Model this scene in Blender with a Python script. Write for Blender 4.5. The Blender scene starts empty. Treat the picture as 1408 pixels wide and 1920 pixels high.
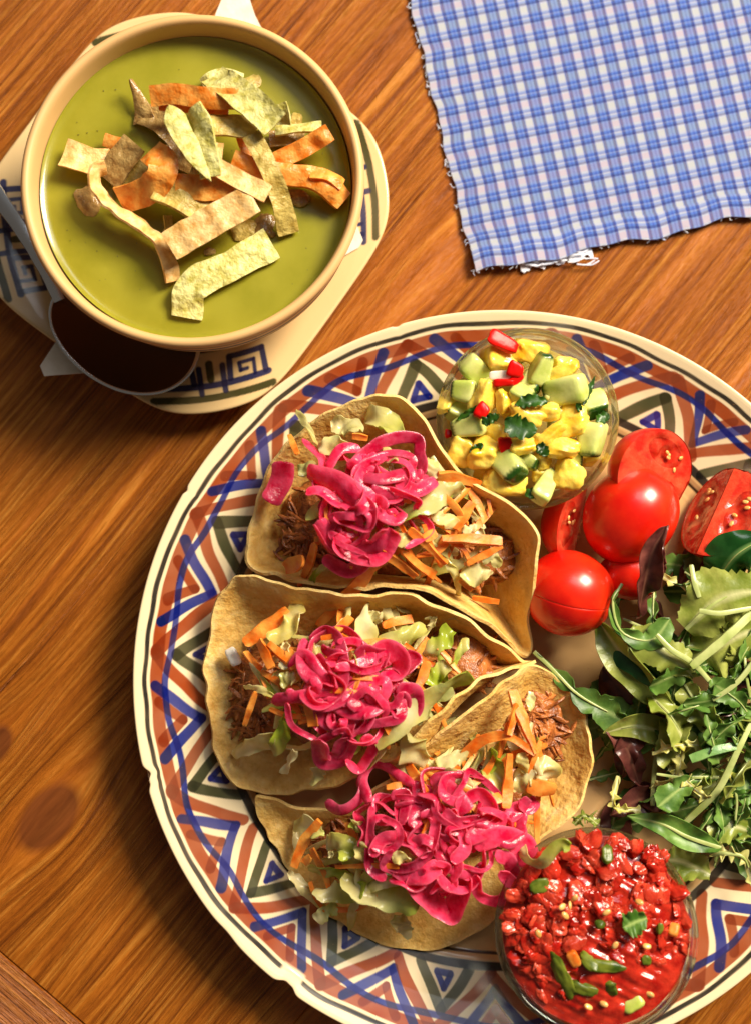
import bpy, math, random
import numpy as np
from mathutils import Matrix, Vector

# ---------------------------------------------------------------- camera, light, exposure
U = 0.01                                   # everything below is written in centimetres
FPX, PITCH, CAMH = 2600.0, math.radians(5.0), 56.45
scene = bpy.context.scene
cam_d = bpy.data.cameras.new('camera')
cam = bpy.data.objects.new('camera', cam_d)
scene.collection.objects.link(cam)
scene.camera = cam
cam_d.sensor_fit = 'VERTICAL'
cam_d.sensor_height = 24.0
cam_d.sensor_width = 24.0
cam_d.lens = 24.0 * FPX / 1920.0
cam_d.clip_start = 0.01
cam_d.clip_end = 20
cam.location = (0, 0, CAMH * U)
cam.rotation_euler = (PITCH, 0, 0)
cam_d.dof.use_dof = True
cam_d.dof.focus_distance = 0.530
cam_d.dof.aperture_fstop = 3.4

world = bpy.data.worlds.new('World')
scene.world = world
world.use_nodes = True
bg = world.node_tree.nodes['Background']
bg.inputs[0].default_value = (1.0, 0.86, 0.70, 1)
bg.inputs[1].default_value = 0.095

def area(name, az, el, dist, sx, sy, power, col, aim=(0.02, 0.02, 0.02)):
    d = bpy.data.lights.new(name, 'AREA')
    d.shape = 'RECTANGLE'; d.size = sx; d.size_y = sy
    d.energy = power; d.color = col
    o = bpy.data.objects.new(name, d)
    a, e = math.radians(az), math.radians(el)
    o.location = (aim[0] + dist*math.cos(e)*math.cos(a), aim[1] + dist*math.cos(e)*math.sin(a), aim[2] + dist*math.sin(e))
    v = Vector(aim) - o.location
    o.rotation_euler = v.to_track_quat('-Z', 'Y').to_euler()
    scene.collection.objects.link(o)
    return o
area('window_light', 42, 41, 1.7, 0.54, 0.62, 70, (1.0, 0.885, 0.68))
area('sky_window_light', 66, 56, 2.0, 0.9, 0.7, 9, (0.88, 0.94, 1.0))

scene.view_settings.view_transform = 'Standard'
scene.view_settings.look = 'None'
scene.view_settings.exposure = 0.0
scene.view_settings.gamma = 1.0
scene.cycles.use_denoising = True
scene.cycles.max_bounces = 10
scene.cycles.transmission_bounces = 8
scene.cycles.transparent_max_bounces = 12

# ---------------------------------------------------------------- pixel <-> place
_rt = np.array([1.0, 0, 0]); _up = np.array([0, math.cos(PITCH), math.sin(PITCH)]); _fw = np.array([0, math.sin(PITCH), -math.cos(PITCH)])
def W(px, py, z):
    d = (px-704)/FPX*_rt + (960-py)/FPX*_up + _fw
    t = (z-CAMH)/d[2]
    return np.array([d[0]*t, d[1]*t, z])
def crop(ox, oy, s):
    return lambda x, y: (ox+x/s, oy+y/s)

rng = np.random.default_rng(7)
def lin(r, g, b):
    f = lambda c: (c/255/12.92) if c/255 <= .04045 else ((c/255+.055)/1.055)**2.4
    return (f(r), f(g), f(b))

# smooth pseudo noise, a sum of sines
def describe(P, w, sizes=('thin', 'narrow', 'broad'), cut=(.45, .75)):
    """what tells one strip from the next: its width, its length and how far it bends round"""
    P = np.asarray(P, float); L = np.linalg.norm(np.diff(P, axis=0), axis=1).sum(); e = np.linalg.norm(P[-1]-P[0])/max(L, 1e-6)
    a = sizes[0] if w < cut[0] else sizes[1] if w < cut[1] else sizes[2]
    b = 'short' if L < 1.6 else 'long' if L > 3.2 else ''
    c = 'looped' if e < .55 else 'curved' if e < .9 else 'straight'
    return ' '.join(x for x in (a, b, c) if x)
class SN:
    def __init__(s, seed, freq, octaves=7):
        r = np.random.default_rng(seed)
        d = r.normal(size=(octaves, 3)); d /= np.linalg.norm(d, axis=1)[:, None]
        s.d = d*freq*r.uniform(.55, 1.6, octaves)[:, None]; s.p = r.uniform(0, 6.28, octaves)
    def __call__(s, P):
        P = np.asarray(P, float)
        if P.shape[-1] == 2: P = np.concatenate([P, np.zeros(P.shape[:-1]+(1,))], -1)
        return np.sin(P @ s.d.T + s.p).mean(-1)*1.6

# ---------------------------------------------------------------- objects
COL = scene.collection
def obj(name, verts, faces, mat, parent=None, label=None, cat=None, group=None, kind=None, origin=None, attrs=None, smooth=True):
    V = np.asarray(verts, float).reshape(-1, 3)
    if origin is None:
        origin = np.array([V[:, 0].mean(), V[:, 1].mean(), V[:, 2].min()])
    origin = np.asarray(origin, float)
    me = bpy.data.meshes.new(name)
    if isinstance(faces, np.ndarray):
        k = faces.shape[1]
        me.vertices.add(len(V)); me.vertices.foreach_set('co', ((V-origin)*U).astype(np.float32).ravel())
        me.loops.add(faces.size); me.loops.foreach_set('vertex_index', faces.astype(np.int32).ravel())
        me.polygons.add(len(faces)); me.polygons.foreach_set('loop_start', np.arange(0, faces.size, k, dtype=np.int32))
        me.update(calc_edges=True)
    else:
        me.from_pydata(((V-origin)*U).tolist(), [], faces)
    if smooth: me.polygons.foreach_set('use_smooth', np.ones(len(me.polygons), dtype=bool))
    for n, a in (attrs or {}).items():
        a = np.asarray(a, np.float32)
        if a.ndim == 1:
            at = me.attributes.new(n, 'FLOAT', 'POINT'); at.data.foreach_set('value', a)
        else:
            at = me.attributes.new(n, 'FLOAT_COLOR', 'POINT')
            at.data.foreach_set('color', np.concatenate([a, np.ones((len(a), 1), np.float32)], 1).ravel())
    me.validate(); me.update()
    if smooth and len(V) < 60000: me.set_sharp_from_angle(angle=math.radians(48))
    me.materials.append(mat)
    o = bpy.data.objects.new(name, me)
    COL.objects.link(o)
    o['_org'] = origin.tolist()
    put(o, origin, parent)
    tag(o, label, cat, group, kind)
    return o
def put(o, origin, parent):
    if parent is None: o.location = (origin*U).tolist()
    else:
        o.parent = parent
        o.location = ((origin-np.array(parent['_org']))*U).tolist()
def tag(o, label=None, cat=None, group=None, kind=None):
    if label: o['label'] = label
    if cat: o['category'] = cat
    if group: o['group'] = group
    if kind: o['kind'] = kind
    return o
def empty(name, origin, label, cat, group=None, kind=None):
    o = bpy.data.objects.new(name, None); COL.objects.link(o)
    o.empty_display_size = .01
    o['_org'] = list(map(float, origin)); o.location = (np.asarray(origin, float)*U).tolist()
    return tag(o, label, cat, group, kind)

# ---------------------------------------------------------------- shapes
def catmull(P, n):
    P = np.asarray(P, float)
    if len(P) == 2: return P[0]+(P[1]-P[0])*np.linspace(0, 1, n)[:, None]
    Q = np.vstack([2*P[0]-P[1], P, 2*P[-1]-P[-2]])
    out = []
    for t in np.linspace(0, len(P)-1, n):
        i = min(int(t), len(P)-2); f = t-i
        a, b, c, d = Q[i], Q[i+1], Q[i+2], Q[i+3]
        out.append(.5*((2*b)+(-a+c)*f+(2*a-5*b+4*c-d)*f*f+(-a+3*b-3*c+d)*f**3))
    return np.array(out)
def frames(P, roll):
    T = np.gradient(P, axis=0); T /= np.linalg.norm(T, axis=1)[:, None]+1e-9
    Z = np.array([0, 0, 1.0])
    B = np.cross(T, Z)
    B[np.linalg.norm(B, axis=1) < .05] = (1, 0, 0)
    B /= np.linalg.norm(B, axis=1)[:, None]
    N = np.cross(B, T)
    c, s = np.cos(roll)[:, None], np.sin(roll)[:, None]
    return T, B*c+N*s, -B*s+N*c
SEC_ROUND = [(-1, 0), (-.9, .8), (-.45, 1), (0, 1.05), (.45, 1), (.9, .8), (1, 0), (.9, -.8), (.45, -1), (0, -1.05), (-.45, -1), (-.9, -.8)]
SEC_FLAT = [(-1, 1), (-.6, 1), (-.2, 1), (.2, 1), (.6, 1), (1, 1), (1, -1), (.6, -1), (.2, -1), (-.2, -1), (-.6, -1), (-1, -1)]
SEC_ONION = [(-1, 0), (-.93, .75), (-.62, 1), (-.2, .9), (.2, .9), (.62, 1), (.93, .75), (1, 0), (.9, -.8), (.3, -1), (-.3, -1), (-.9, -.8)]
def ribbon_mesh(P, w, th, roll=0.0, twist=0.0, cup=0.0, n=None, amp=0.0, freq=2.0, seed=0, shape=None, ends=.25, sec=None, rag=.18):
    n = n or max(14, int(len(P)*6))
    C = catmull(P, n); t = np.linspace(0, 1, n)
    T, B, N = frames(C, roll+twist*(t-.5))
    if shape is None:
        e = np.clip(np.minimum(t, 1-t)/.12, 0, 1); sh = ends+(1-ends)*np.sqrt(1-(1-e)**2)
    else: sh = shape(t)
    sn = SN(seed, freq)
    wv = w*sh*(1+rag*SN(seed+5, 1.6)(C)); wl_, wr_ = wv*(1+rag*.5*SN(seed+8, 7)(C)), wv*(1+rag*.5*SN(seed+9, 7)(C))
    sec = np.array(sec or SEC_ROUND)
    k = len(sec)
    V = np.zeros((n, k, 3)); tint = np.zeros((n, k))
    for j, (a, b) in enumerate(sec):
        off = cup*(a*a)
        p = C+B*(a*(wl_ if a < 0 else wr_)/2)[:, None]+N*(b*th/2*np.minimum(1, sh+.3)+off*w)[:, None]
        V[:, j] = p
        tint[:, j] = abs(a)
    if amp: V += N[:, None]*(sn(V)*amp)[..., None]
    F = []
    for i in range(n-1):
        for j in range(k):
            F.append((i*k+j, i*k+(j+1) % k, (i+1)*k+(j+1) % k, (i+1)*k+j))
    F.append(tuple(range(k-1, -1, -1))); F.append(tuple((n-1)*k+j for j in range(k)))
    return V.reshape(-1, 3), F, tint.ravel()
def sheet_mesh(G, th, wrap=False, tint=None):
    """closed solid from a grid of points G[n,m,3]"""
    n, m, _ = G.shape
    if wrap:
        E = np.concatenate([G[:, -1:], G, G[:, :1]], 1)
        dv = np.gradient(E, axis=1)[:, 1:-1]
    else: dv = np.gradient(G, axis=1)
    du = np.gradient(G, axis=0)
    Nn = np.cross(du, dv); L = np.linalg.norm(Nn, axis=2, keepdims=True)
    Nn = Nn/np.maximum(L, 1e-9)
    th = np.broadcast_to(th, (n, m))[..., None]
    A, Bm = G+Nn*th/2, G-Nn*th/2
    V = np.concatenate([A.reshape(-1, 3), Bm.reshape(-1, 3)])
    idx = np.arange(n*m).reshape(n, m); o = n*m
    jn = m if wrap else m-1
    F = []
    for i in range(n-1):
        for j in range(jn):
            a, b, c, d = idx[i, j], idx[i, (j+1) % m], idx[i+1, (j+1) % m], idx[i+1, j]
            F.append((a, d, c, b)); F.append((a+o, b+o, c+o, d+o))
    for j in range(jn):
        a, b = idx[n-1, j], idx[n-1, (j+1) % m]; F.append((a, a+o, b+o, b))
        if not wrap:
            a, b = idx[0, j], idx[0, j+1]; F.append((b, b+o, a+o, a))
    if not wrap:
        for i in range(n-1):
            a, b = idx[i, 0], idx[i+1, 0]; F.append((a, a+o, b+o, b))
            a, b = idx[i, m-1], idx[i+1, m-1]; F.append((b, b+o, a+o, a))
    T = None if tint is None else np.concatenate([tint.ravel(), tint.ravel()])
    return V, np.array(F), T
def lathe(prof, n, cx=0, cy=0, closed=False):
    prof = np.asarray(prof, float); k = len(prof)
    a = np.linspace(0, 2*np.pi, n, endpoint=False)
    V = np.zeros((k, n, 3))
    V[..., 0] = cx+prof[:, :1]*np.cos(a); V[..., 1] = cy+prof[:, :1]*np.sin(a); V[..., 2] = prof[:, 1:]
    idx = np.arange(k*n).reshape(k, n)
    r = list(range(k-1)); nx = [i+1 for i in r]
    if closed: r.append(k-1); nx.append(0)
    A = idx[r]; B = idx[nx]
    F = np.stack([A, np.roll(A, -1, 1), np.roll(B, -1, 1), B], -1).reshape(-1, 4)
    return V.reshape(-1, 3), F
import bmesh
_ico = {}
def ico(s):
    if s not in _ico:
        bm = bmesh.new(); bmesh.ops.create_icosphere(bm, subdivisions=s, radius=1)
        _ico[s] = (np.array([v.co[:] for v in bm.verts]), np.array([[v.index for v in f.verts] for f in bm.faces])); bm.free()
    return _ico[s]
def rot(ax, ay, az):
    return np.array(Matrix.Rotation(az, 3, 'Z') @ Matrix.Rotation(ay, 3, 'Y') @ Matrix.Rotation(ax, 3, 'X'))
def chunk(size, R, c, p=5.0, sub=3, amp=.06, freq=2.5, seed=0, skin=None, taper=0.0):
    v, f = ico(sub)
    q = v/((np.abs(v)**p).sum(1)**(1/p))[:, None]
    q = q*(1+amp*SN(seed, freq)(q)+amp*.5*SN(seed+3, freq*2.7)(q))[:, None]
    if taper: q[:, 1] *= 1-taper*(q[:, 0]*.5+.5)
    tint = np.clip((q[:, 0]-.72)*9, 0, 1) if skin else np.zeros(len(q))
    V = (q*np.asarray(size)/2) @ np.asarray(R).T + np.asarray(c)
    return V, f, tint

# ---------------------------------------------------------------- materials
class NT:
    def __init__(s, name):
        s.m = bpy.data.materials.new(name); s.m.use_nodes = True
        s.t = s.m.node_tree; s.b = s.t.nodes['Principled BSDF']; s.out = s.t.nodes['Material Output']
    def n(s, ty, **kw):
        nd = s.t.nodes.new(ty)
        for k, v in kw.items():
            if k.startswith('i_'):
                key = k[2:]; key = int(key) if key.isdigit() else key.replace('_', ' ')
                s.set(nd.inputs[key], v)
            else: setattr(nd, k, v)
        return nd
    def set(s, sock, v):
        if isinstance(v, bpy.types.NodeSocket): s.t.links.new(v, sock)
        elif isinstance(v, bpy.types.Node): s.t.links.new(v.outputs[0], sock)
        else:
            if isinstance(v, tuple) and len(v) == 3 and sock.type == 'RGBA': v = (*v, 1)
            sock.default_value = v
    def math(s, op, a, b=None, c=None, clamp=False):
        nd = s.t.nodes.new('ShaderNodeMath'); nd.operation = op; nd.use_clamp = clamp
        for i, x in enumerate((a, b, c)):
            if x is not None: s.set(nd.inputs[i], x)
        return nd.outputs[0]
    def mix(s, fac, a, b, mode='MIX'):
        nd = s.t.nodes.new('ShaderNodeMix'); nd.data_type = 'RGBA'; nd.blend_type = mode
        s.set(nd.inputs[0], fac); s.set(nd.inputs[6], a); s.set(nd.inputs[7], b)
        return nd.outputs[2]
    def ramp(s, fac, stops, interp='LINEAR'):
        nd = s.t.nodes.new('ShaderNodeValToRGB'); nd.color_ramp.interpolation = interp
        e = nd.color_ramp.elements
        while len(e) < len(stops): e.new(0.5)
        for i, (p, c) in enumerate(stops):
            e[i].position = p; e[i].color = (*c, 1) if len(c) == 3 else c
        s.set(nd.inputs[0], fac)
        return nd.outputs[0]
    def noise(s, vec, scale, detail=3, rough=.55, dist=0):
        nd = s.n('ShaderNodeTexNoise'); s.set(nd.inputs['Vector'], vec)
        nd.inputs['Scale'].default_value = scale; nd.inputs['Detail'].default_value = detail
        nd.inputs['Roughness'].default_value = rough; nd.inputs['Distortion'].default_value = dist
        return nd.outputs[0]
    def P(s, **kw):
        for k, v in kw.items(): s.set(s.b.inputs[k.replace('_', ' ')], v)
    def bump(s, h, strength, dist):
        nd = s.n('ShaderNodeBump'); s.set(nd.inputs['Height'], h)
        nd.inputs['Strength'].default_value = strength; nd.inputs['Distance'].default_value = dist
        s.t.links.new(nd.outputs[0], s.b.inputs['Normal']); return nd.outputs[0]
    def coords(s):
        """object coordinates shifted by a random amount for each object"""
        tc = s.n('ShaderNodeTexCoord'); oi = s.n('ShaderNodeObjectInfo')
        sc = s.n('ShaderNodeVectorMath', operation='ADD'); s.t.links.new(tc.outputs['Object'], sc.inputs[0])
        s.set(sc.inputs[1], s.math('MULTIPLY', oi.outputs['Random'], 3.7))
        s.rand = oi.outputs['Random']
        return sc.outputs[0]
    def attr(s, name):
        a = s.n('ShaderNodeAttribute'); a.attribute_name = name; return a
def organic(name, c1, c2, scale=150, c3=None, rough=.4, bump=.25, bscale=400, bdist=.0006, rnd=.2, sss=0.0, sssr=(1, .4, .2), ssss=.004, transl=0.0, coat=0.0, lo=.35, hi=.65, spec=.5, stretch=None):
    m = NT(name); co = m.coords()
    if stretch:
        mp = m.n('ShaderNodeMapping'); m.set(mp.inputs['Vector'], co); mp.inputs['Scale'].default_value = stretch; co = mp.outputs[0]
    f = m.noise(co, scale, 4)
    col = m.ramp(f, [(lo, c1), (hi, c2)])
    if c3 is not None: col = m.mix(m.attr('tint').outputs['Fac'], col, c3)
    hsv = m.n('ShaderNodeHueSaturation'); m.set(hsv.inputs['Color'], col)
    m.set(hsv.inputs['Value'], m.math('MULTIPLY_ADD', m.rand, 2*rnd, 1-rnd))
    col = hsv.outputs[0]
    m.P(Base_Color=col, Roughness=rough, Specular_IOR_Level=spec)
    if coat: m.P(Coat_Weight=coat, Coat_Roughness=.12)
    if sss: m.P(Subsurface_Weight=sss, Subsurface_Radius=sssr, Subsurface_Scale=ssss)
    if bump: bn = m.bump(m.noise(co, bscale, 3), bump, bdist)
    if transl:
        tr = m.n('ShaderNodeBsdfTranslucent'); m.set(tr.inputs[0], col)
        mx = m.n('ShaderNodeMixShader', i_0=transl)
        m.t.links.new(m.b.outputs[0], mx.inputs[1]); m.t.links.new(tr.outputs[0], mx.inputs[2])
        m.t.links.new(mx.outputs[0], m.out.inputs[0])
    return m.m

# ---------------------------------------------------------------- table
GA = math.radians(50.5)
gu = np.array([math.cos(GA), math.sin(GA)]); gv = np.array([-gu[1], gu[0]])
def uv_of(px, py):
    p = W(px, py, 0)[:2]; return float(p@gu), float(p@gv)
KNOTS = [(uv_of(92, 1533), 2.1, 1.35, 1.0), (uv_of(-12, 1400), 1.3, .85, .8), (uv_of(840, 470), 5.5, 1.9, 0.0), (uv_of(520, 1990), 4.0, 1.6, 0.0)]
def wood_material(name, along='u'):
    m = NT(name)
    tc = m.n('ShaderNodeTexCoord'); sp = m.n('ShaderNodeSeparateXYZ'); m.t.links.new(tc.outputs['Object'], sp.inputs[0])
    u = m.math('MULTIPLY', sp.outputs[0], 100.0); v = m.math('MULTIPLY', sp.outputs[1], 100.0)
    kcol = None
    if along == 'u':
        vw = v
        for (ku, kv), a, b, dark in KNOTS:
            du = m.math('SUBTRACT', u, ku); dv = m.math('SUBTRACT', v, kv)
            d2 = m.math('ADD', m.math('POWER', m.math('ABSOLUTE', m.math('DIVIDE', du, a*1.9)), 2.0), m.math('POWER', m.math('ABSOLUTE', m.math('DIVIDE', dv, b*1.5)), 2.0))
            g = m.math('POWER', 2.718, m.math('MULTIPLY', d2, -1.0))
            vw = m.math('SUBTRACT', vw, m.math('MULTIPLY', m.math('MULTIPLY', dv, .86), g))
            if dark:
                e2 = m.math('ADD', m.math('POWER', m.math('ABSOLUTE', m.math('DIVIDE', du, a*.72)), 2.0), m.math('POWER', m.math('ABSOLUTE', m.math('DIVIDE', dv, b*.72)), 2.0))
                k = m.math('MULTIPLY', m.math('SUBTRACT', 1.2, m.math('SQRT', e2)), 3.0, clamp=True)
                kcol = k if kcol is None else m.math('MAXIMUM', kcol, k)
    else:
        u, v = v, u; vw = v
    cmb = m.n('ShaderNodeCombineXYZ'); m.set(cmb.inputs[0], m.math('MULTIPLY', u, .045)); m.set(cmb.inputs[1], vw)
    wob = m.noise(cmb.outputs[0], .35, 2)
    vv = m.math('ADD', vw, m.math('MULTIPLY', m.math('SUBTRACT', wob, .5), 2.2))
    c2 = m.n('ShaderNodeCombineXYZ'); m.set(c2.inputs[0], m.math('MULTIPLY', u, .02)); m.set(c2.inputs[1], vv); m.set(c2.inputs[2], 3.3)
    rings = m.noise(c2.outputs[0], 4.2, 4, .62)
    c3 = m.n('ShaderNodeCombineXYZ'); m.set(c3.inputs[0], m.math('MULTIPLY', u, .12)); m.set(c3.inputs[1], m.math('MULTIPLY', vv, 6.0))
    fine = m.noise(c3.outputs[0], 1.6, 4, .7)
    big = m.noise(tc.outputs['Object'], 9, 2)
    oi = m.n('ShaderNodeObjectInfo')
    val = m.math('ADD', m.math('MULTIPLY', rings, .62), m.math('MULTIPLY', fine, .38))
    col = m.ramp(val, [(.34, lin(92, 42, 5)), (.44, lin(142, 74, 12)), (.52, lin(172, 97, 22)), (.62, lin(202, 130, 48))])
    col = m.mix(m.math('MULTIPLY', m.math('SUBTRACT', big, .3), .8, clamp=True), col, lin(142, 73, 12), 'MIX')
    if kcol is not None:
        col = m.mix(m.math('MULTIPLY', kcol, .95), col, m.ramp(fine, [(.35, lin(86, 40, 8)), (.7, lin(116, 58, 14))]))
    hsv = m.n('ShaderNodeHueSaturation'); m.set(hsv.inputs['Color'], col)
    m.set(hsv.inputs['Value'], m.math('MULTIPLY_ADD', oi.outputs['Random'], .16, .92))
    h = m.math('ADD', m.math('MULTIPLY', rings, .6), m.math('MULTIPLY', fine, .7))
    if kcol is not None: h = m.math('ADD', m.math('MULTIPLY', h, m.math('MULTIPLY_ADD', kcol, -.85, 1.0)), m.math('MULTIPLY', kcol, .55))
    m.P(Base_Color=hsv.outputs[0], Roughness=m.math('MULTIPLY_ADD', fine, .22, .32), Specular_IOR_Level=.42)
    m.bump(h, .9, .0036)
    return m.m
M_wood = wood_material('stained pine', 'u'); M_end = wood_material('stained pine end board', 'v')

table = empty('table', (0, 0, 0), 'brown varnished pine table top with strong diagonal grain and knots', 'table', kind='structure')
table.rotation_euler = (0, 0, GA)
def board(name, u0, u1, v0, v1, mat):
    b = .05
    V, F = [], []
    for (z, i) in ((-3.0, 0), (-b, 0), (0, b)):
        for (x, y) in ((u0+i, v0+i), (u1-i, v0+i), (u1-i, v1-i), (u0+i, v1-i)): V.append((x, y, z))
    for k in range(2):
        for j in range(4): F.append((k*4+j, k*4+(j+1) % 4, k*4+4+(j+1) % 4, k*4+4+j))
    F += [(3, 2, 1, 0), (8, 9, 10, 11)]
    o = obj(name, V, F, mat, table, origin=(0, 0, 0), smooth=False)
    return o
uj = (uv_of(0, 1790)[0]+uv_of(155, 1913)[0])/2
vj = uv_of(780, 372)[1]
for k in range(-3, 4):
    board('plank', uj+.015, uj+80, vj+k*17.5+.004, vj+(k+1)*17.5-.004, M_wood)
board('end_board', uj-11, uj-.015, vj-3*17.5, vj+4*17.5, M_end)
for k, w_ in ((-1, 14.0),):
    board('end_board', uj-11.03-14, uj-11.03, vj-3*17.5, vj+4*17.5, M_end)

# ---------------------------------------------------------------- painted ceramics
def seg(x, y, a, b):
    ax, ay = a; bx, by = b
    dx, dy = bx-ax, by-ay; L = dx*dx+dy*dy
    t = np.clip(((x-ax)*dx+(y-ay)*dy)/L, 0, 1)
    return np.hypot(x-ax-t*dx, y-ay-t*dy), t
def stroke(C, d, w, col, op, soft=.035):
    a = np.clip((w/2-d)/soft+.5, 0, 1)*op
    C *= 1-a[:, None]*(1-np.asarray(col)[None])
CREAM = np.array(lin(230, 209, 170)); BLUE = np.array(lin(12, 36, 124)); RUST = np.array(lin(152, 64, 24)); OLIVE = np.array(lin(60, 62, 34)); BLACK = np.array(lin(34, 30, 28)); CLAY = np.array(lin(226, 192, 146))
def over(C, d, w, col, op, soft=.035):
    op = .80+.20*np.asarray(op)
    a = (np.clip((w/2-d)/soft+.5, 0, 1)*op)[:, None]
    C[:] = C*(1-a)+np.asarray(col)[None]*a*(.35+.65*np.clip(C/CREAM, 0, 1))
def glaze(name, rough=.1, clay=CLAY):
    m = NT(name); co = m.coords()
    col = m.attr('paint').outputs['Color']
    n1 = m.noise(co, 60, 3); n2 = m.noise(co, 900, 2)
    col = m.mix(m.ramp(n1, [(.35, (0, 0, 0)), (.75, (.07, .07, .07))]), col, tuple(clay))
    col = m.mix(m.ramp(n2, [(.70, (0, 0, 0)), (.78, (.35, .35, .35))]), col, lin(150, 110, 70))
    m.P(Base_Color=col, Roughness=m.math('MULTIPLY_ADD', n1, .16, rough), Specular_IOR_Level=.4, Coat_Weight=.0)
    m.bump(m.noise(co, 45, 2), .12, .002)
    return m.m
M_glaze = glaze('painted glaze'); M_stone = glaze('bowl stoneware glaze', .42)

# dinner plate
PC = W(949, 1289, 2.4)[:2]*1.0
PR = 14.5
PC = np.array([5.08, -1.70])
TRI = [59.7, 83, 106, 129.5, 152.6, 175.2, 198.9, 219.8, 239, 257.8, 278, 301, 324, 343, 1.7, 21, 40.4]
def plate_z(r):
    return np.interp(r, [0, 9.6, 10.35, 10.7, 10.95, 12.5, 14.0, 14.35, 14.5], [.85, .85, .88, .95, 1.1, 1.62, 2.2, 2.36, 2.3])
def at_plate(px, py, extra=0.0):
    z = 1.2
    for _ in range(4):
        p = W(px, py, z); z = float(plate_z(np.hypot(*(p[:2]-PC))))+extra
    return W(px, py, z)
plate = empty('dinner_plate', (PC[0], PC[1], 0), 'round cream dinner plate with hand painted blue, rust and olive zigzag rim', 'plate')
na = 2200
th = np.linspace(0, 2*np.pi, na, endpoint=False); thd = np.degrees(th)
rr = np.concatenate([np.linspace(10.2, 14.36, 128), [14.43, 14.49, 14.5, 14.46, 14.36]])
zz = np.concatenate([plate_z(rr[:128]), [2.40, 2.36, 2.28, 2.18, 2.08]])
chipf = lambda c, w: np.exp(-((((thd-c+180) % 360)-180)/w)**2)
ed = .22*chipf(195.0, .9)+.1*chipf(196.6, .7)+.20*chipf(233.6, 1.1)+.12*chipf(235.0, .8)+.07*chipf(149.8, .5)+.06*chipf(107, .6)+.05*chipf(222, 2.0)
Rg = rr[:, None]-ed[None]*np.clip((rr-13.8)/.7, 0, 1)[:, None]*1.0 + .03*np.sin(3*th+1)[None]*np.clip((rr-12)/2, 0, 1)[:, None]
V = np.stack([PC[0]+Rg*np.cos(th), PC[1]+Rg*np.sin(th), np.broadcast_to(zz[:, None], Rg.shape)-ed[None]*.5*np.clip((rr-13.9)/.6, 0, 1)[:, None]], -1).reshape(-1, 3)
D = np.broadcast_to((PR-rr)[:, None], Rg.shape).ravel().copy(); D[128*na:] = -.2
TH = np.broadcast_to(thd[None], Rg.shape).ravel()
wx = SN(1, .9)(V)*.11+SN(2, 2.7)(V)*.06; wy = SN(3, .9)(V)*.08+SN(4, 2.9)(V)*.05
Dw = D+wy
Cp = np.tile(CREAM, (len(V), 1)); Cp = Cp*(1+.05*SN(9, .8)(V))[:, None]
wash = lambda s: np.clip(.86+.24*SN(s, 1.3)(V)+.12*SN(s+1, 5)(V), .35, 1)
over(Cp, np.abs(Dw-.90), .46, RUST*.92, wash(11))
over(Cp, np.abs(Dw-.47), .17, BLACK, .93)
tri = sorted(TRI); 
for c0, c1 in zip(tri, tri[1:]+[tri[0]+360]):
    per = c1-c0
    for c, mode in ((c0, 't'), ((c0+c1)/2, 'h')):
        dth = (TH-c+180) % 360-180
        near = np.abs(dth) < per*.75
        I = np.nonzero(near)[0]
        S = 4.63/per
        j = rng.normal(0, .09, 12)
        x = dth[I]*S+wx[I]; y = Dw[I]
        sub = Cp[I]
        if mode == 't':
            for a, b in (((j[0], .82), (-2.15, 2.95+j[1])), ((j[2], .82), (2.15, 2.95+j[3]))):
                d, t = seg(x, y, a, b); over(sub, d, .44, RUST, wash(21)[I] if False else np.clip(.82+.2*SN(21, 1.5)(V[I]), .4, 1))
            for s_ in (-1, 1):
                d, t = seg(x, y, (j[4], 1.62), (s_*1.15, 3.15)); over(sub, d, .42, OLIVE, np.clip(.86+.2*SN(31, 1.5)(V[I]), .4, 1))
            p = [(j[5]*.6, 2.35), (-.33, 2.88), (.33, 2.88)]
            for a, b in zip(p, p[1:]+p[:1]):
                d, t = seg(x, y, a, b); over(sub, d, .26, BLUE, .9)
        else:
            for s_ in (-1, 1):
                d, t = seg(x, y, (j[6]*.6, 1.78), (s_*.66, .92)); over(sub, d, .36, RUST*.95, np.clip(.78+.2*SN(41, 1.5)(V[I]), .4, 1))
                d, t = seg(x, y, (j[7], 2.48), (s_*(1.32+j[8]), .86)); over(sub, d, .38, BLUE, np.clip(.84+.25*SN(51, 1.6)(V[I])+.15*(t < .1)+.15*(t > .92), .4, 1))
        Cp[I] = sub
over(Cp, np.abs(Dw-1.30-.12*np.sin(np.radians(TH)*17+.6)), .24, BLUE*.95, np.clip(.85+.2*SN(61, 1.2)(V), .5, 1))
over(Cp, np.abs(D+wy*.5-3.28), .32, BLACK, .92)
over(Cp, np.abs(D+wy*.5-3.74), .11, BLACK, .85)
inner = np.clip((D-3.42)/.05, 0, 1)[:, None]
Cp = Cp*(1-inner*(1-np.array([.80, .60, .40])))
for c, w_, lo_ in ((233.8, 2.2, .75), (195.4, 1.0, .22), (149.8, .6, .35), (107, .6, .2)):
    dd = np.abs((TH-c+180) % 360-180)/w_+SN(71, 4)(V)*.25
    m_ = (np.clip((1-dd)*4, 0, 1)*np.clip((lo_-D-SN(72, 5)(V)*.15)*8, 0, 1))[:, None]
    Cp = Cp*(1-m_)+np.array(lin(232, 208, 172))*m_
idx = np.arange(len(rr)*na).reshape(len(rr), na)
F = np.stack([idx[:-1], np.roll(idx[:-1], -1, 1), np.roll(idx[1:], -1, 1), idx[1:]], -1).reshape(-1, 4)
obj('rim', V, F, M_glaze, plate, origin=(PC[0], PC[1], 0), attrs={'paint': np.clip(Cp, 0, 1)})
V, F = lathe([(.001, .85), (4, .85), (8, .85), (9.6, .85), (10.22, .866)], 256, *PC)
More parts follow.
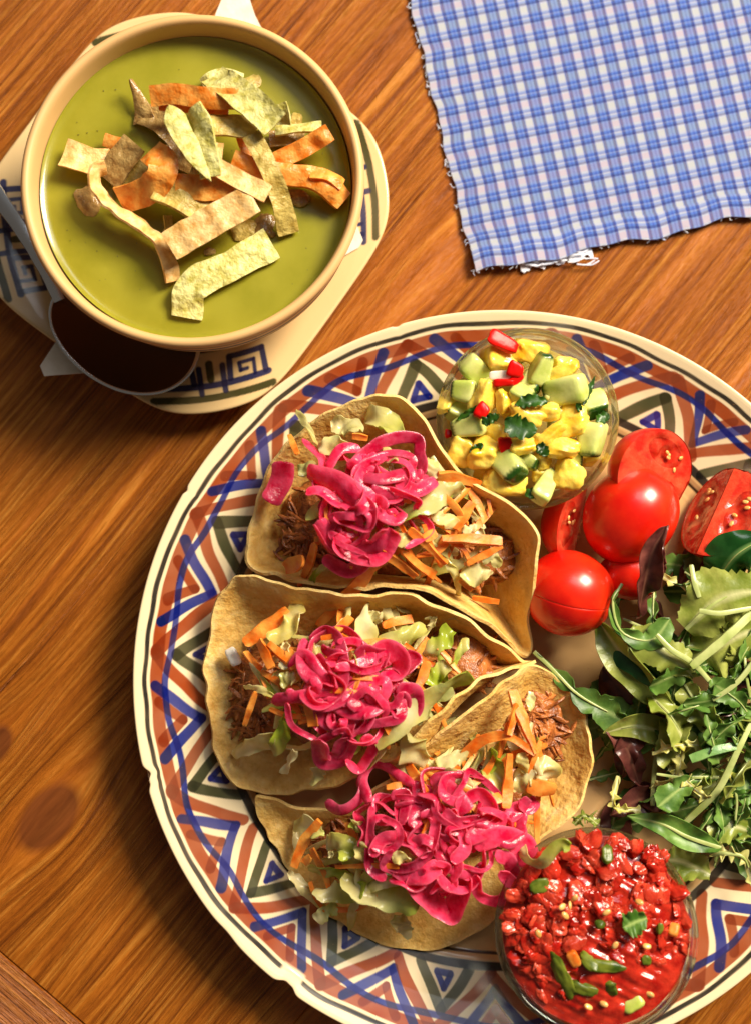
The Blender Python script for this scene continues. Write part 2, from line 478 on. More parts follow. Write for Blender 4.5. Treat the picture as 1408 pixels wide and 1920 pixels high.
obj('well', V, F, M_glaze, plate, origin=(PC[0], PC[1], 0), attrs={'paint': np.tile(CREAM*np.array([.80, .60, .40]), (len(V), 1))})
V, F = lathe([(14.37, 2.09), (13, 1.5), (11.5, .9), (10, .35), (9.6, .02), (8.9, .0), (8.6, .3), (.001, .35)], 256, *PC)
obj('foot', V, F, M_stone, plate, origin=(PC[0], PC[1], 0), attrs={'paint': np.tile(CLAY, (len(V), 1))})

# saucer: a square with wide curved corners
SC = W(345, 397, 1.4)[:2]
def sau_R(a, k=26):
    r = np.full(np.shape(a), 0.0); q = (1/8.35)**k
    for c in (-35, 55, 145, 235):
        cc = np.cos(np.asarray(a)-math.radians(c)); q = q+np.where(cc > .05, (np.maximum(cc, .05)/7.35)**k, 0)
    return q**(-1/k)
def sau_z(x, y):
    r = np.hypot(x-SC[0], y-SC[1]); R = sau_R(np.arctan2(y-SC[1], x-SC[0]))
    return np.interp(r, [0, 4.4, 5.2, 7.2, 8.4], [.85, .85, 1.0, 1.42, 1.62])
saucer = empty('saucer', (SC[0], SC[1], 0), 'cream octagonal saucer with blue square spirals under the soup bowl', 'saucer')
na = 1300; a = np.linspace(0, 2*np.pi, na, endpoint=False); RE = sau_R(a)
fr = np.concatenate([np.linspace(.5, .985, 100), [.994, 1.0, 1.0, .992, .975]])
X = SC[0]+RE[None]*fr[:, None]*np.cos(a); Y = SC[1]+RE[None]*fr[:, None]*np.sin(a)
Z = sau_z(X, Y); Z[100] -= .01; Z[101] -= .06; Z[102] -= .16; Z[103] -= .28; Z[104] -= .36
V = np.stack([X, Y, Z], -1).reshape(-1, 3)
rad = (RE[None]*fr[:, None]).ravel(); AA = np.broadcast_to(a[None], X.shape).ravel(); Dd = (RE[None]*(1-fr[:, None])).ravel()
Cp = np.tile(CREAM*np.array([.96, .84, .66]), (len(V), 1))
w1 = SN(81, 1.2)(V)*.06+SN(82, 3)(V)*.03; w2 = SN(83, 1.2)(V)*.05+SN(84, 3)(V)*.03
DARK = np.array(lin(34, 44, 96))
for c in (10, 100, 190, 280):
    al = math.radians(c)
    dl = (AA-al+np.pi) % (2*np.pi)-np.pi
    I = np.nonzero(np.abs(dl) < .62)[0]
    x = rad[I]*np.sin(dl[I])+w1[I]; y = 8.35-rad[I]*np.cos(dl[I])+w2[I]
    y = y-.035*x*x
    sub = Cp[I]
    def L(p, w_, col, op=.9):
        for q0, q1 in zip(p, p[1:]):
            d, t = seg(x, y, q0, q1); over(sub, d, w_, col, op)
    L([(-2.4, .62), (2.4, .58)], .30, OLIVE, .9)
    L([(-2.5, 1.12), (2.3, 1.10)], .27, DARK)
    L([(-.5, .80), (-.48, 1.85)], .24, DARK); L([(.5, .80), (.48, 1.85)], .24, DARK)
    L([(-.05, 1.35), (-.05, 2.0)], .3, OLIVE, .8)
    for s_ in (-1, 1):
        L([(s_*.75, 1.25), (s_*.78, 2.15), (s_*2.15, 2.2), (s_*2.2, 1.18)], .25, DARK)
        L([(s_*1.75, 1.2), (s_*1.75, 1.82), (s_*1.15, 1.80), (s_*1.18, 1.48), (s_*1.45, 1.5)], .17, DARK)
    Cp[I] = sub
for r0, w_, col in ((5.75, .16, BLACK), (5.35, .22, DARK), (5.0, .12, OLIVE), (4.75, .10, DARK)):
    over(Cp, np.abs(rad+w1*.5-r0), w_, col, .9)
idx = np.arange(len(fr)*na).reshape(len(fr), na)
F = np.stack([idx[:-1], np.roll(idx[:-1], -1, 1), np.roll(idx[1:], -1, 1), idx[1:]], -1).reshape(-1, 4)
obj('rim', V, F, M_glaze, saucer, origin=(SC[0], SC[1], 0), attrs={'paint': np.clip(Cp, 0, 1)})
V, F = lathe([(.001, .85), (3, .85), (4.3, .85)], 128, *SC)
obj('well', V, F, M_glaze, saucer, origin=(SC[0], SC[1], 0), attrs={'paint': np.tile(CREAM, (len(V), 1))})
fr = np.array([.976, .85, .62, .58, .5, .46, .001]); zf = np.array([0, .85, .3, .0, .0, .4, .4])
n2 = 200; a = np.linspace(0, 2*np.pi, n2, endpoint=False); RE = sau_R(a)
X = SC[0]+RE[None]*fr[:, None]*np.cos(a); Y = SC[1]+RE[None]*fr[:, None]*np.sin(a); Zf = np.broadcast_to(zf[:, None], X.shape).copy(); Zf[0] = sau_z(X[0], Y[0])-.36
idx = np.arange(len(fr)*n2).reshape(len(fr), n2)
F = np.stack([idx[:-1], np.roll(idx[:-1], -1, 1), np.roll(idx[1:], -1, 1), idx[1:]], -1).reshape(-1, 4)
V = np.stack([X, Y, Zf], -1).reshape(-1, 3)
obj('foot', V, F, M_stone, saucer, origin=(SC[0], SC[1], 0), attrs={'paint': np.tile(CLAY, (len(V), 1))})

# paper napkin between saucer and bowl
def rs(P, n): 
    P = np.asarray(P, float); d = np.r_[0, np.cumsum(np.hypot(*np.diff(P, axis=0).T))]
    t = np.linspace(0, d[-1], n); return np.stack([np.interp(t, d, P[:, i]) for i in (0, 1)], 1)
A = rs([(78, 688), (250, 400), (428, -22)], 60); B = rs([(86, 707), (230, 694), (520, 545), (684, 458), (620, 300), (478, 30), (462, -24)], 60)
G = np.zeros((60, 22, 3))
for i in range(60):
    for j in range(22):
        q = A[i]+(B[i]-A[i])*j/21; G[i, j] = W(q[0], q[1], 1.5)
G[..., 2] = np.maximum(sau_z(G[..., 0], G[..., 1])+.06, 1.0)+.05*SN(91, 1.1)(G)+.03
M_paper = organic('napkin paper', lin(236, 226, 206), lin(250, 243, 230), 120, rough=.85, bump=.3, bscale=500, rnd=0, transl=.15)
V, F, _ = sheet_mesh(G, .03)
obj('paper_napkin', V, F, M_paper, label='white paper napkin poking out between the octagonal saucer and soup bowl', cat='napkin')

# spoon
M_spoon_shade = NT('steel darkened for shade'); M_spoon_shade.P(Base_Color=(.16, .11, .085), Metallic=1.0, Roughness=.12); M_spoon_shade = M_spoon_shade.m  # base colour darkened to carry the soup bowl's shadow and dark reflections
sc0 = W(238, 628, 2.0); e0 = W(105, 565, 2.0); e1 = W(366, 690, 2.0)
ax = (e1-e0)/2; la = np.linalg.norm(ax); ax /= la; bx = np.array([-ax[1], ax[0], 0]); ctr = (e0+e1)/2
n, mm = 18, 72; G = np.zeros((n, mm, 3)); tt = np.linspace(0, 2*np.pi, mm, endpoint=False)
for i in range(n):
    f = max(i/(n-1), .01)
    egg = 1+.10*np.cos(tt)
    G[i] = ctr+ax*(la*f*np.cos(tt))[:, None]+bx*(2.15*f*np.sin(tt)*egg)[:, None]; G[i, :, 2] += -.85*(1-f*f)-.0
G[..., 2] += .30
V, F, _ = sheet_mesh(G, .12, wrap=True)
spoon = obj('spoon', V, F, M_spoon_shade, label='shiny metal spoon in painted shade lying on the saucer beneath the soup bowl', cat='spoon')
ring = ctr+ax*(la*np.cos(np.linspace(0, 6.2832, 60)))[:, None]+bx*(2.15*np.sin(np.linspace(0, 6.2832, 60))*(1+.10*np.cos(np.linspace(0, 6.2832, 60))))[:, None]+np.array([0, 0, .33])
M_silver = NT('spoon handle steel'); M_silver.P(Base_Color=(.75, .76, .78), Metallic=1.0, Roughness=.25); M_silver = M_silver.m
V, F, _ = ribbon_mesh(ring, .14, .10, n=120, ends=1)
obj('edge', V, F, M_silver, spoon)  # bright ribbon added in place of a highlight along the spoon rim
h = [e0+np.array([.25, -.05, .32]), W(92, 520, 2.5), W(45, 438, 2.55), W(0, 372, 2.4), W(-120, 200, 2.1), W(-230, 40, 1.9)]
V, F, _ = ribbon_mesh(h, .62, .2, n=50, ends=.7, shape=lambda t: .75+.35*t)
obj('handle', V, F, M_silver, spoon)

# soup bowl
BC = W(360, 333, 6.5)[:2]; RB = 6.36
oz = sau_z(BC[0], BC[1])+.15
prof_out = [(3.6, 1.05), (3.9, 1.15), (4.5, 1.6), (5.5, 2.6), (6.0, 3.8), (6.16, 5.0), (6.18, 5.7), (6.27, 5.95), (6.36, 6.15), (6.37, 6.32), (6.28, 6.46), (6.12, 6.5), (6.02, 6.44), (5.96, 6.28), (5.93, 6.0), (5.88, 5.2), (5.5, 4.0), (4.6, 2.6), (3, 1.7), (.001, 1.6)]
pr = np.array(prof_out); s_ = np.r_[0, np.cumsum(np.hypot(*np.diff(pr, axis=0).T))]; tt = np.linspace(0, s_[-1], 170)
pr = np.stack([np.interp(tt, s_, pr[:, 0]), np.interp(tt, s_, pr[:, 1])], 1)
for _ in range(3): pr[1:-1] = (pr[:-2]+2*pr[1:-1]+pr[2:])/4
pr = np.vstack([[(.001, 1.05)], pr])
V, F = lathe(pr, 360, *BC)
V[:, :2] += ((V[:, :2]-BC)*(.006*np.sin(2*np.arctan2(V[:, 1]-BC[1], V[:, 0]-BC[0])+.5))[:, None])
outside = np.repeat(np.arange(len(pr)) < np.argmax(pr[:, 1]), 360)
Cp = np.tile(np.array(lin(214, 170, 114)), (len(V), 1)); Cp *= (1+.05*SN(95, .8)(V)+.04*SN(96, 3)(V))[:, None]
zz_ = V[:, 2]+SN(97, 1)(V)*.03
for z0, w_, c in ((5.55, .12, BLACK), (5.25, .10, DARK), (4.6, .4, DARK), (4.0, .12, BLACK)):
    I = np.nonzero(outside)[0]; sub = Cp[I]; over(sub, np.abs(zz_[I]-z0), w_, c, .85); Cp[I] = sub
bowl = empty('soup_bowl', (BC[0], BC[1], 1.05), 'round cream stoneware bowl filled with green soup', 'bowl')
obj('bowl_body', V, F, M_stone, bowl, attrs={'paint': np.clip(Cp, 0, 1)})
# soup
SZ = 5.30
rs_ = np.concatenate([np.linspace(0.001, 5.5, 46), [5.62, 5.70, 5.78, 5.86]])
nA = 180; aa = np.linspace(0, 2*np.pi, nA, endpoint=False)
X = BC[0]+rs_[:, None]*np.cos(aa); Y = BC[1]+rs_[:, None]*np.sin(aa)
Q = np.stack([X, Y, X*0], -1)
Z = SZ+.035*SN(101, .55)(Q)+.012*SN(102, 1.6)(Q); Z[-4:] += np.array([.01, .03, .07, .13])[:, None]
V = np.stack([X, Y, Z], -1).reshape(-1, 3); idx = np.arange(len(rs_)*nA).reshape(len(rs_), nA)
F = np.stack([idx[:-1], np.roll(idx[:-1], -1, 1), np.roll(idx[1:], -1, 1), idx[1:]], -1).reshape(-1, 4)
M_soup = organic('green soup', lin(138, 133, 32), lin(153, 146, 44), 50, rough=.2, bump=.05, bscale=120, rnd=0, sss=.35, sssr=(.9, .8, .2), ssss=.004, coat=.3)
obj('green_soup', V, F, M_soup, label='smooth olive green soup filling the stoneware bowl', cat='soup')

# ---------------------------------------------------------------- fried tortilla strips on the soup
kA, kB, kC2 = crop(90, 120, 4.542), crop(360, 120, 4.4), crop(0, 380, 1.8526)
M_tan = organic('fried tortilla tan', lin(224, 166, 88), lin(250, 212, 146), 260, rough=.45, bump=.7, bscale=330, bdist=.0012, rnd=.10, transl=.12)
M_orange = organic('fried tortilla orange', lin(234, 126, 24), lin(252, 184, 88), 260, rough=.4, bump=.7, bscale=300, bdist=.0012, rnd=.12, transl=.25)
M_gchip = organic('fried tortilla green', lin(184, 172, 78), lin(232, 224, 152), 300, rough=.5, bump=.9, bscale=330, bdist=.0014, rnd=.08, transl=.12)
M_olive = organic('fried tortilla olive', lin(178, 146, 62), lin(222, 196, 110), 280, rough=.45, bump=.9, bscale=320, bdist=.0014, rnd=.10, transl=.12)
M_soak = organic('soaked tortilla', lin(136, 98, 48), lin(182, 150, 92), 240, rough=.3, bump=.9, bscale=300, bdist=.0015, rnd=.12, coat=.3)
def strip(k, pts, z, w, mat, label, roll=0.0, twist=0.0, th=.10, ends=.97, seed=0, cup=None, shape=None):
    P = [W(*k(x, y), SZ+zz*1.3+.05) for (x, y), zz in zip(pts, z)]
    V, F, T = ribbon_mesh(P, w*1.1, th, roll, twist, n=max(40, 14*len(P)), amp=.075, freq=6.5, seed=seed, ends=ends, cup=math.sin(seed*2.3)*.10 if cup is None else cup, shape=shape, sec=SEC_FLAT, rag=.10)
    obj('tortilla_strip', V, F, mat, label=label, cat='tortilla strip', group='fried tortilla strips on the soup', attrs={'tint': T})
I_ = lambda x, y: (x, y)
pt = lambda t: np.clip(1.25*np.sin(np.pi*np.clip(t, 0, 1)**.75)+.05, .04, 1)
strip(kA, [(135, 760), (350, 830), (600, 860)], (.35, .3, .1), 1.05, M_tan, 'wide pale tan fried strip ending free at the left of the soup pile', seed=1, roll=.15)
strip(kA, [(500, 890), (420, 930), (420, 1040), (520, 1170), (720, 1310), (900, 1450), (1010, 1590), (1080, 1850)], (.7, .8, .8, .75, .7, .6, .45, .2), .62, M_tan, 'long curved tan fried strip sweeping round the edge of the soup pile', roll=.9, twist=-.5, seed=2)
strip(kA, [(880, 745), (985, 850), (930, 1010), (800, 1100), (610, 1150)], (1.0, 1.25, 1.1, .75, .5), .95, M_orange, 'bright orange fried strip curled into a loop', roll=.35, twist=.9, seed=3)
strip(kA, [(740, 670), (620, 830), (520, 1000)], (.7, .55, .3), 1.0, M_soak, 'brown soaked strip inside the curl of the orange loop', seed=4, roll=-.2)
strip(kA, [(880, 820), (740, 930), (560, 1060)], (.45, .35, .2), .55, M_olive, 'narrow olive strip lying under the orange loop', seed=41, roll=-.2)
strip(kA, [(705, 130), (790, 330), (830, 500)], (.5, .3, .1), .75, M_soak, 'brown triangular soaked piece with a wet pointed tip', seed=5, shape=lambda t: .15+.95*t, roll=-.2)
strip(kA, [(800, 430), (930, 470), (1080, 590), (1200, 740)], (.12, .2, .3, .3), .8, M_soak, 'reddish brown soaked strip beneath the pale green V', seed=6)
strip(I_, [(284, 181), (330, 176), (390, 184), (448, 186)], (1.2, 1.3, 1.35, 1.3), .66, M_orange, 'straight orange fried strip lying across the top of the pile', roll=-.35, seed=7, th=.28)
strip(I_, [(300, 196), (360, 200), (430, 205)], (.9, .95, 1.0), .4, M_orange, 'thin dark orange strip tucked under the straight orange one', roll=-.2, seed=71, th=.16)
strip(kA, [(1035, 345), (1130, 560), (1260, 780), (1392, 1000)], (1.7, 1.6, 1.55, 1.5), .72, M_gchip, 'pale green pointed strip forming the left arm of a V', shape=pt, seed=8, roll=.25)
strip(kA, [(1235, 370), (1310, 520), (1350, 720), (1385, 960)], (1.5, 1.55, 1.5, 1.45), .72, M_gchip, 'pale green strip forming the right arm of the V', seed=81, roll=-.5, twist=.5)
strip(kB, [(180, 110), (340, 210), (530, 360), (690, 510)], (.9, 1.35, 1.5, 1.45), 1.05, M_gchip, 'broad pale green strip with white blisters over the orange one', roll=.1, twist=-.3, seed=9)
strip(kB, [(60, 490), (300, 500), (540, 520)], (1.2, 1.1, 1.05), .8, M_olive, 'flat olive strip crossing behind the pale green V', roll=.2, seed=10)
strip(kB, [(490, 580), (610, 800), (730, 1100), (800, 1400)], (1.2, 1.15, .8, .15), .68, M_olive, 'long olive strip slanting down into the soup at the pile edge', roll=.1, twist=.4, seed=11)
strip(kB, [(1140, 560), (930, 690), (700, 800)], (.75, .6, .5), .62, M_orange, 'orange rolled strip pointing at the bowl wall', roll=.3, th=.42, seed=12)
strip(kB, [(340, 800), (560, 880), (760, 910), (1000, 940), (1130, 1010), (1250, 1130)], (.8, .8, .7, .6, .55, .3), .72, M_orange, 'long orange strip reaching the bowl wall with a frayed end', roll=-.15, twist=.3, th=.36, seed=13)
strip(kB, [(980, 890), (1120, 920), (1240, 1000)], (.75, .72, .55), .5, M_orange, 'thin orange flake peeling off the strip at the bowl wall', roll=.5, th=.08, seed=131)
strip(kB, [(130, 810), (380, 950), (630, 1080)], (1.25, 1.2, 1.1), .62, M_tan, 'narrow straight tan strip running out from the V tip', roll=.1, seed=14)
strip(I_, [(318, 462), (392, 418), (476, 372)], (1.05, 1.1, 1.15), 1.02, M_tan, 'wide straight light tan strip with square cut ends', roll=-.12, seed=15)
strip(I_, [(332, 350), (385, 352), (440, 352)], (.85, .95, .95), .85, M_orange, 'folded orange piece in the middle of the pile', roll=-.25, th=.3, seed=16)
strip(I_, [(338, 368), (385, 366), (430, 362)], (.6, .62, .66), .5, M_orange, 'lower layer of the folded orange piece in the pile', roll=-.5, th=.18, seed=161)
strip(kA, [(930, 1060), (1130, 1150), (1340, 1290)], (.85, .85, .75), .95, M_olive, 'short olive square ended piece beside the wide tan strip', roll=.15, twist=.3, th=.25, seed=17)
strip(kC2, [(945, 140), (810, 215), (670, 290), (650, 400)], (.2, .35, .4, .12), 1.1, M_gchip, 'pale green blistered strip bent at the soup edge of the pile', roll=.12, seed=18)
strip(kB, [(690, 545), (860, 530), (1070, 520)], (.5, .55, .6), .42, M_gchip, 'thin creamy strip lying beside the orange rolled one', roll=.4, seed=19)
strip(kB, [(640, 620), (780, 610), (920, 640)], (.15, .15, .1), .6, M_soak, 'soaked brown strip sunk below the thin creamy one', seed=191)
strip(kB, [(730, 330), (760, 420), (770, 500)], (1.0, .95, .8), .5, M_gchip, 'small pale green corner behind the broad green strip', roll=-.5, seed=20)
strip(kA, [(480, 640), (570, 670), (680, 690)], (.3, .3, .25), .42, M_orange, 'small orange chip at the back of the pale tan strip', roll=-.2, seed=21)
strip(kB, [(430, 580), (470, 700), (540, 780)], (.7, .6, .55), .55, M_orange, 'short dark orange strip under the flat olive one', roll=.3, seed=22)
strip(kB, [(215, 650), (205, 720), (200, 800)], (.95, .95, .9), .42, M_tan, 'tiny tan strip beside the pale green V', roll=.1, seed=23)
strip(kA, [(1000, 760), (1130, 780), (1250, 830)], (.35, .4, .4), .9, M_soak, 'soft brown strip buried in the middle of the pile', seed=24)
strip(kA, [(1020, 1290), (1030, 1400), (1000, 1480)], (.3, .25, .1), .3, M_olive, 'thin twisted shred below the short olive piece', roll=.6, seed=25)
strip(kB, [(100, 190), (240, 110), (420, 150)], (.25, .3, .2), .6, M_gchip, 'crumpled green end floating by the broad green strip', seed=26)
for i, (k, x, y, sx) in enumerate(((kB, 440, 1370, .9), (kB, 600, 1340, .8), (kB, 880, 1110, .7), (kB, 470, 190, .75), (kA, 350, 1170, .9), (kC2, 730, 170, .35), (kB, 860, 470, .5), (kB, 640, 1400, .35), (kA, 1250, 870, .6), (kB, 100, 1240, .8))):
    c = W(*k(x, y), SZ+.03)
    V, F, T = chunk((sx*1.3, sx*.9, .35), rot(0, 0, i*1.3), c, p=2.5, sub=3, amp=.22, freq=4, seed=200+i)
    obj('tortilla_crumb', V, F, M_soak if i % 3 else M_olive, label='soggy tortilla crumb floating in the green soup', cat='crumb', group='soggy crumbs in the soup', attrs={'tint': T})

M_fleck = organic('herb flecks', lin(70, 66, 14), lin(110, 100, 30), 200, rough=.4, bump=0, rnd=.2)
r = np.random.default_rng(17); VV, FF, o_ = [], [], 0
for i in range(70):
    a_, f_ = r.uniform(0, 6.28), math.sqrt(r.uniform(0, 1))*5.3
    V, F, T = chunk((r.uniform(.03, .08), r.uniform(.03, .06), .03), rot(0, 0, a_), (BC[0]+f_*math.cos(a_), BC[1]+f_*math.sin(a_), SZ+.02), p=2, sub=1, amp=.1)
    VV.append(V); FF.append(F+o_); o_ += len(V)
obj('herb_flecks', np.concatenate(VV), np.concatenate(FF), M_fleck, label='tiny dark herb flecks floating on the green soup', cat='flecks', kind='stuff')
# ---------------------------------------------------------------- checked cloth
def cloth_material():
    m = NT('blue checked cotton')
    uvn = m.n('ShaderNodeUVMap'); uvn.uv_map = 'UVMap'; sp = m.n('ShaderNodeSeparateXYZ'); m.t.links.new(uvn.outputs[0], sp.inputs[0])
    u, v = sp.outputs[0], sp.outputs[1]
    Wt, Pk, Yl, Lb, Mb, Db = lin(228, 232, 252), lin(244, 218, 236), lin(238, 240, 236), lin(104, 156, 246), lin(46, 102, 226), lin(6, 36, 164)
    fu = m.math('FRACT', m.math('DIVIDE', u, .88)); fv = m.math('FRACT', m.math('DIVIDE', v, .80))
    warp = m.ramp(fu, [(0, Wt), (.33, Mb), (.38, Db), (.50, Lb), (.64, Mb), (.70, Lb), (.82, Db), (.94, Mb), (.98, Wt)], 'CONSTANT')
    alt = m.math('GREATER_THAN', m.math('FRACT', m.math('DIVIDE', v, 1.6)), .5)
    w1 = m.ramp(fv, [(0, Wt), (.08, Pk), (.38, Wt), (.46, Db), (.58, Lb), (.70, Wt), (.78, Mb), (.86, Lb), (.95, Wt)], 'CONSTANT')
    w2 = m.ramp(fv, [(0, Wt), (.08, Yl), (.38, Wt), (.46, Db), (.58, Lb), (.70, Wt), (.78, Mb), (.86, Lb), (.95, Wt)], 'CONSTANT')
    weft = m.mix(alt, w1, w2)
    th = m.math('MULTIPLY', m.math('SINE', m.math('MULTIPLY', u, 125.0)), m.math('SINE', m.math('MULTIPLY', v, 125.0)))
    k = m.math('MULTIPLY_ADD', th, .28, .36, clamp=True)
    col = m.mix(.42, m.mix(k, warp, weft), m.mix(1.0, warp, weft, 'MULTIPLY'))
    m.P(Base_Color=col, Roughness=.85, Sheen_Weight=.25)
    h = m.math('ADD', m.math('MULTIPLY', th, .5), m.noise(uvn.outputs[0], 1.2, 2))
    m.bump(h, .8, .0009)
    return m.m
M_cloth = cloth_material()
c0 = W(891, 508, .5); cT = W(770, 0, .3); cR = W(1408, 400, .35)
eu = (cR-c0); eu[2] = 0; eu /= np.linalg.norm(eu); ev = cT-c0; ev[2] = 0; ev /= np.linalg.norm(ev)
nu, nv = 90, 90; G = np.zeros((nv, nu, 3)); UVg = np.zeros((nv, nu, 2))
for i in range(nv):
    for j in range(nu):
        a_, b_ = j/(nu-1)*22, i/(nv-1)*24
        p = c0+eu*a_+ev*b_
        p = p+eu*(.05*math.sin(b_*2.1)+.03*math.sin(b_*5.3+1)) * max(0, 1-a_/2)+ev*(.10*math.sin(a_*1.3+.6)+.06*math.sin(a_*3.1))*max(0, 1-b_/2)
        p = p-ev*.03*a_*0
        G[i, j] = p; UVg[i, j] = (a_, b_)
G[..., 2] = .12+.10*np.clip(SN(111, .32)(G)+.25, 0, 2)+.05*SN(112, 1.0)(G)*1+.28*np.exp(-((UVg[..., 0]-2)/3)**2-((UVg[..., 1])/1.6)**2)
G[..., 2] = np.maximum(G[..., 2], .06)
V, F, _ = sheet_mesh(G, .09)
cloth = obj('checked_napkin', V, F, M_cloth, label='blue and white checked cotton napkin with frayed hem', cat='napkin')
def set_uv(o, uvv):
    me = o.data; ul = me.uv_layers.new(name='UVMap')
    li = np.zeros(len(me.loops), np.int32); me.loops.foreach_get('vertex_index', li)
    ul.data.foreach_set('uv', np.asarray(uvv, np.float32)[li].ravel())
set_uv(cloth, np.concatenate([UVg.reshape(-1, 2)]*2))
# folded hem along the lower edge and threads along both edges
H = G[:5].copy(); 
Hg = np.zeros((7, nu, 3)); Hu = np.zeros((7, nu, 2))
for k in range(7):
    f = k/6
    Hg[k] = G[0]+(G[4]-G[0])*f*.85; Hg[k, :, 2] += .10+.05*math.sin(math.pi*f)
    Hg[k] += ev*(-.08*(1-f)) ; Hu[k] = UVg[0]; Hu[k, :, 1] = f*.85
V, F, _ = sheet_mesh(Hg, .08); hem = obj('hem', V, F, M_cloth, cloth); set_uv(hem, np.concatenate([Hu.reshape(-1, 2)]*2))
M_thread = organic('loose cotton threads', lin(190, 204, 240), lin(240, 242, 250), 90, rough=.9, bump=0, rnd=0)
VV, FF = [], []
r2 = np.random.default_rng(3)
def thread(P, rad):
    V, F, _ = ribbon_mesh(P, rad*2, rad*2, n=8, ends=1)
    o_ = sum(len(v) for v in VV); VV.append(V); FF.extend([tuple(int(i)+o_ for i in f) for f in F])
for i in range(90):
    b_ = r2.uniform(0, 24); g = G[min(int(b_/24*(nv-1)), nv-1), 0]; L_ = r2.uniform(.05, .2)
    p0 = g+ev*r2.normal(0, .1)+eu*.1; thread([p0, p0-eu*(.1+L_*.5)+ev*r2.normal(0, .06), p0-eu*(.1+L_)+ev*r2.normal(0, .1)+np.array([0, 0, -.03])], .011)
for i in range(80):
    a_ = r2.uniform(0, 22); g = G[0, min(int(a_/22*(nu-1)), nu-1)]; L_ = r2.uniform(.04, .18)
    p0 = g+eu*r2.normal(0, .1)+ev*.05+np.array([0, 0, .05]); thread([p0, p0-ev*(.08+L_*.5)+eu*r2.normal(0, .05), p0-ev*(.08+L_)+eu*r2.normal(0, .09)+np.array([0, 0, -.05])], .011)
for i in range(26):
    g = W(960+r2.uniform(0, 150), 500-r2.uniform(0, 30), .3); L_ = r2.uniform(.3, .8)
    thread([g, g+eu*L_*.5-ev*r2.uniform(.02, .12), g+eu*L_-ev*r2.uniform(-.05, .12)], .03)
obj('fringe', np.concatenate(VV), FF, M_thread, cloth, kind='stuff')
# torn white lining peeping out under the hem
G2 = np.zeros((6, 30, 3))
for i in range(6):
    for j in range(30):
        q = (975+j/29*135, 503-j/29*28); p = W(q[0], q[1], .12); p = p+ev*(i/5*.8-.12-.10*math.sin(j*.9)-.05*math.sin(j*2.3)); G2[i, j] = p; G2[i, j, 2] = .14
V, F, _ = sheet_mesh(G2, .05)
M_lining = organic('white cotton lining', lin(214, 218, 236), lin(240, 240, 248), 200, rough=.9, bump=.4, rnd=0)
obj('lining', V, F, M_lining, cloth)

# ---------------------------------------------------------------- tacos
M_tort = None
def tort_material():
    m = NT('corn tortilla'); co = m.coords()
    n1 = m.noise(co, 75, 6, .72); n2 = m.noise(co, 420, 3)
    col = m.ramp(n1, [(.34, lin(206, 150, 66)), (.46, lin(228, 180, 94)), (.56, lin(236, 194, 112)), (.68, lin(244, 214, 148))])
    col = m.mix(m.ramp(n2, [(.62, (0, 0, 0)), (.74, (.35, .35, .35))]), col, lin(150, 92, 34))
    n3 = m.noise(co, 95, 3, .5)
    col = m.mix(m.ramp(n3, [(.60, (0, 0, 0)), (.70, (.3, .3, .3))]), col, lin(170, 108, 42))
    col = m.mix(m.attr('tint').outputs['Fac'], col, lin(248, 214, 142))
    m.P(Base_Color=col, Roughness=.58, Specular_IOR_Level=.3, Subsurface_Weight=.15, Subsurface_Radius=(1, .6, .25), Subsurface_Scale=.003)
    h = m.math('ADD', m.math('MULTIPLY', n2, .35), m.noise(co, 170, 3))
    m.bump(h, .8, .002)
    tr = m.n('ShaderNodeBsdfTranslucent'); m.set(tr.inputs[0], lin(224, 150, 60))
    mx = m.n('ShaderNodeMixShader', i_0=.12)
    m.t.links.new(m.b.outputs[0], mx.inputs[1]); m.t.links.new(tr.outputs[0], mx.inputs[2]); m.t.links.new(mx.outputs[0], m.out.inputs[0])
    return m.m
M_tort = tort_material()
def loop_resample(P, n):
    P = np.asarray(P, float); Q = np.vstack([P[-2:], P, P[:3]]); k = len(P)
    out = []
    for t in np.linspace(0, k, n, endpoint=False):
        i = int(t); f = t-i; a, b, c, d = Q[i+1], Q[i+2], Q[i+3], Q[i+4]
        out.append(.5*((2*b)+(-a+c)*f+(2*a-5*b+4*c-d)*f*f+(-a+3*b-3*c+d)*f**3))
    return np.array(out)
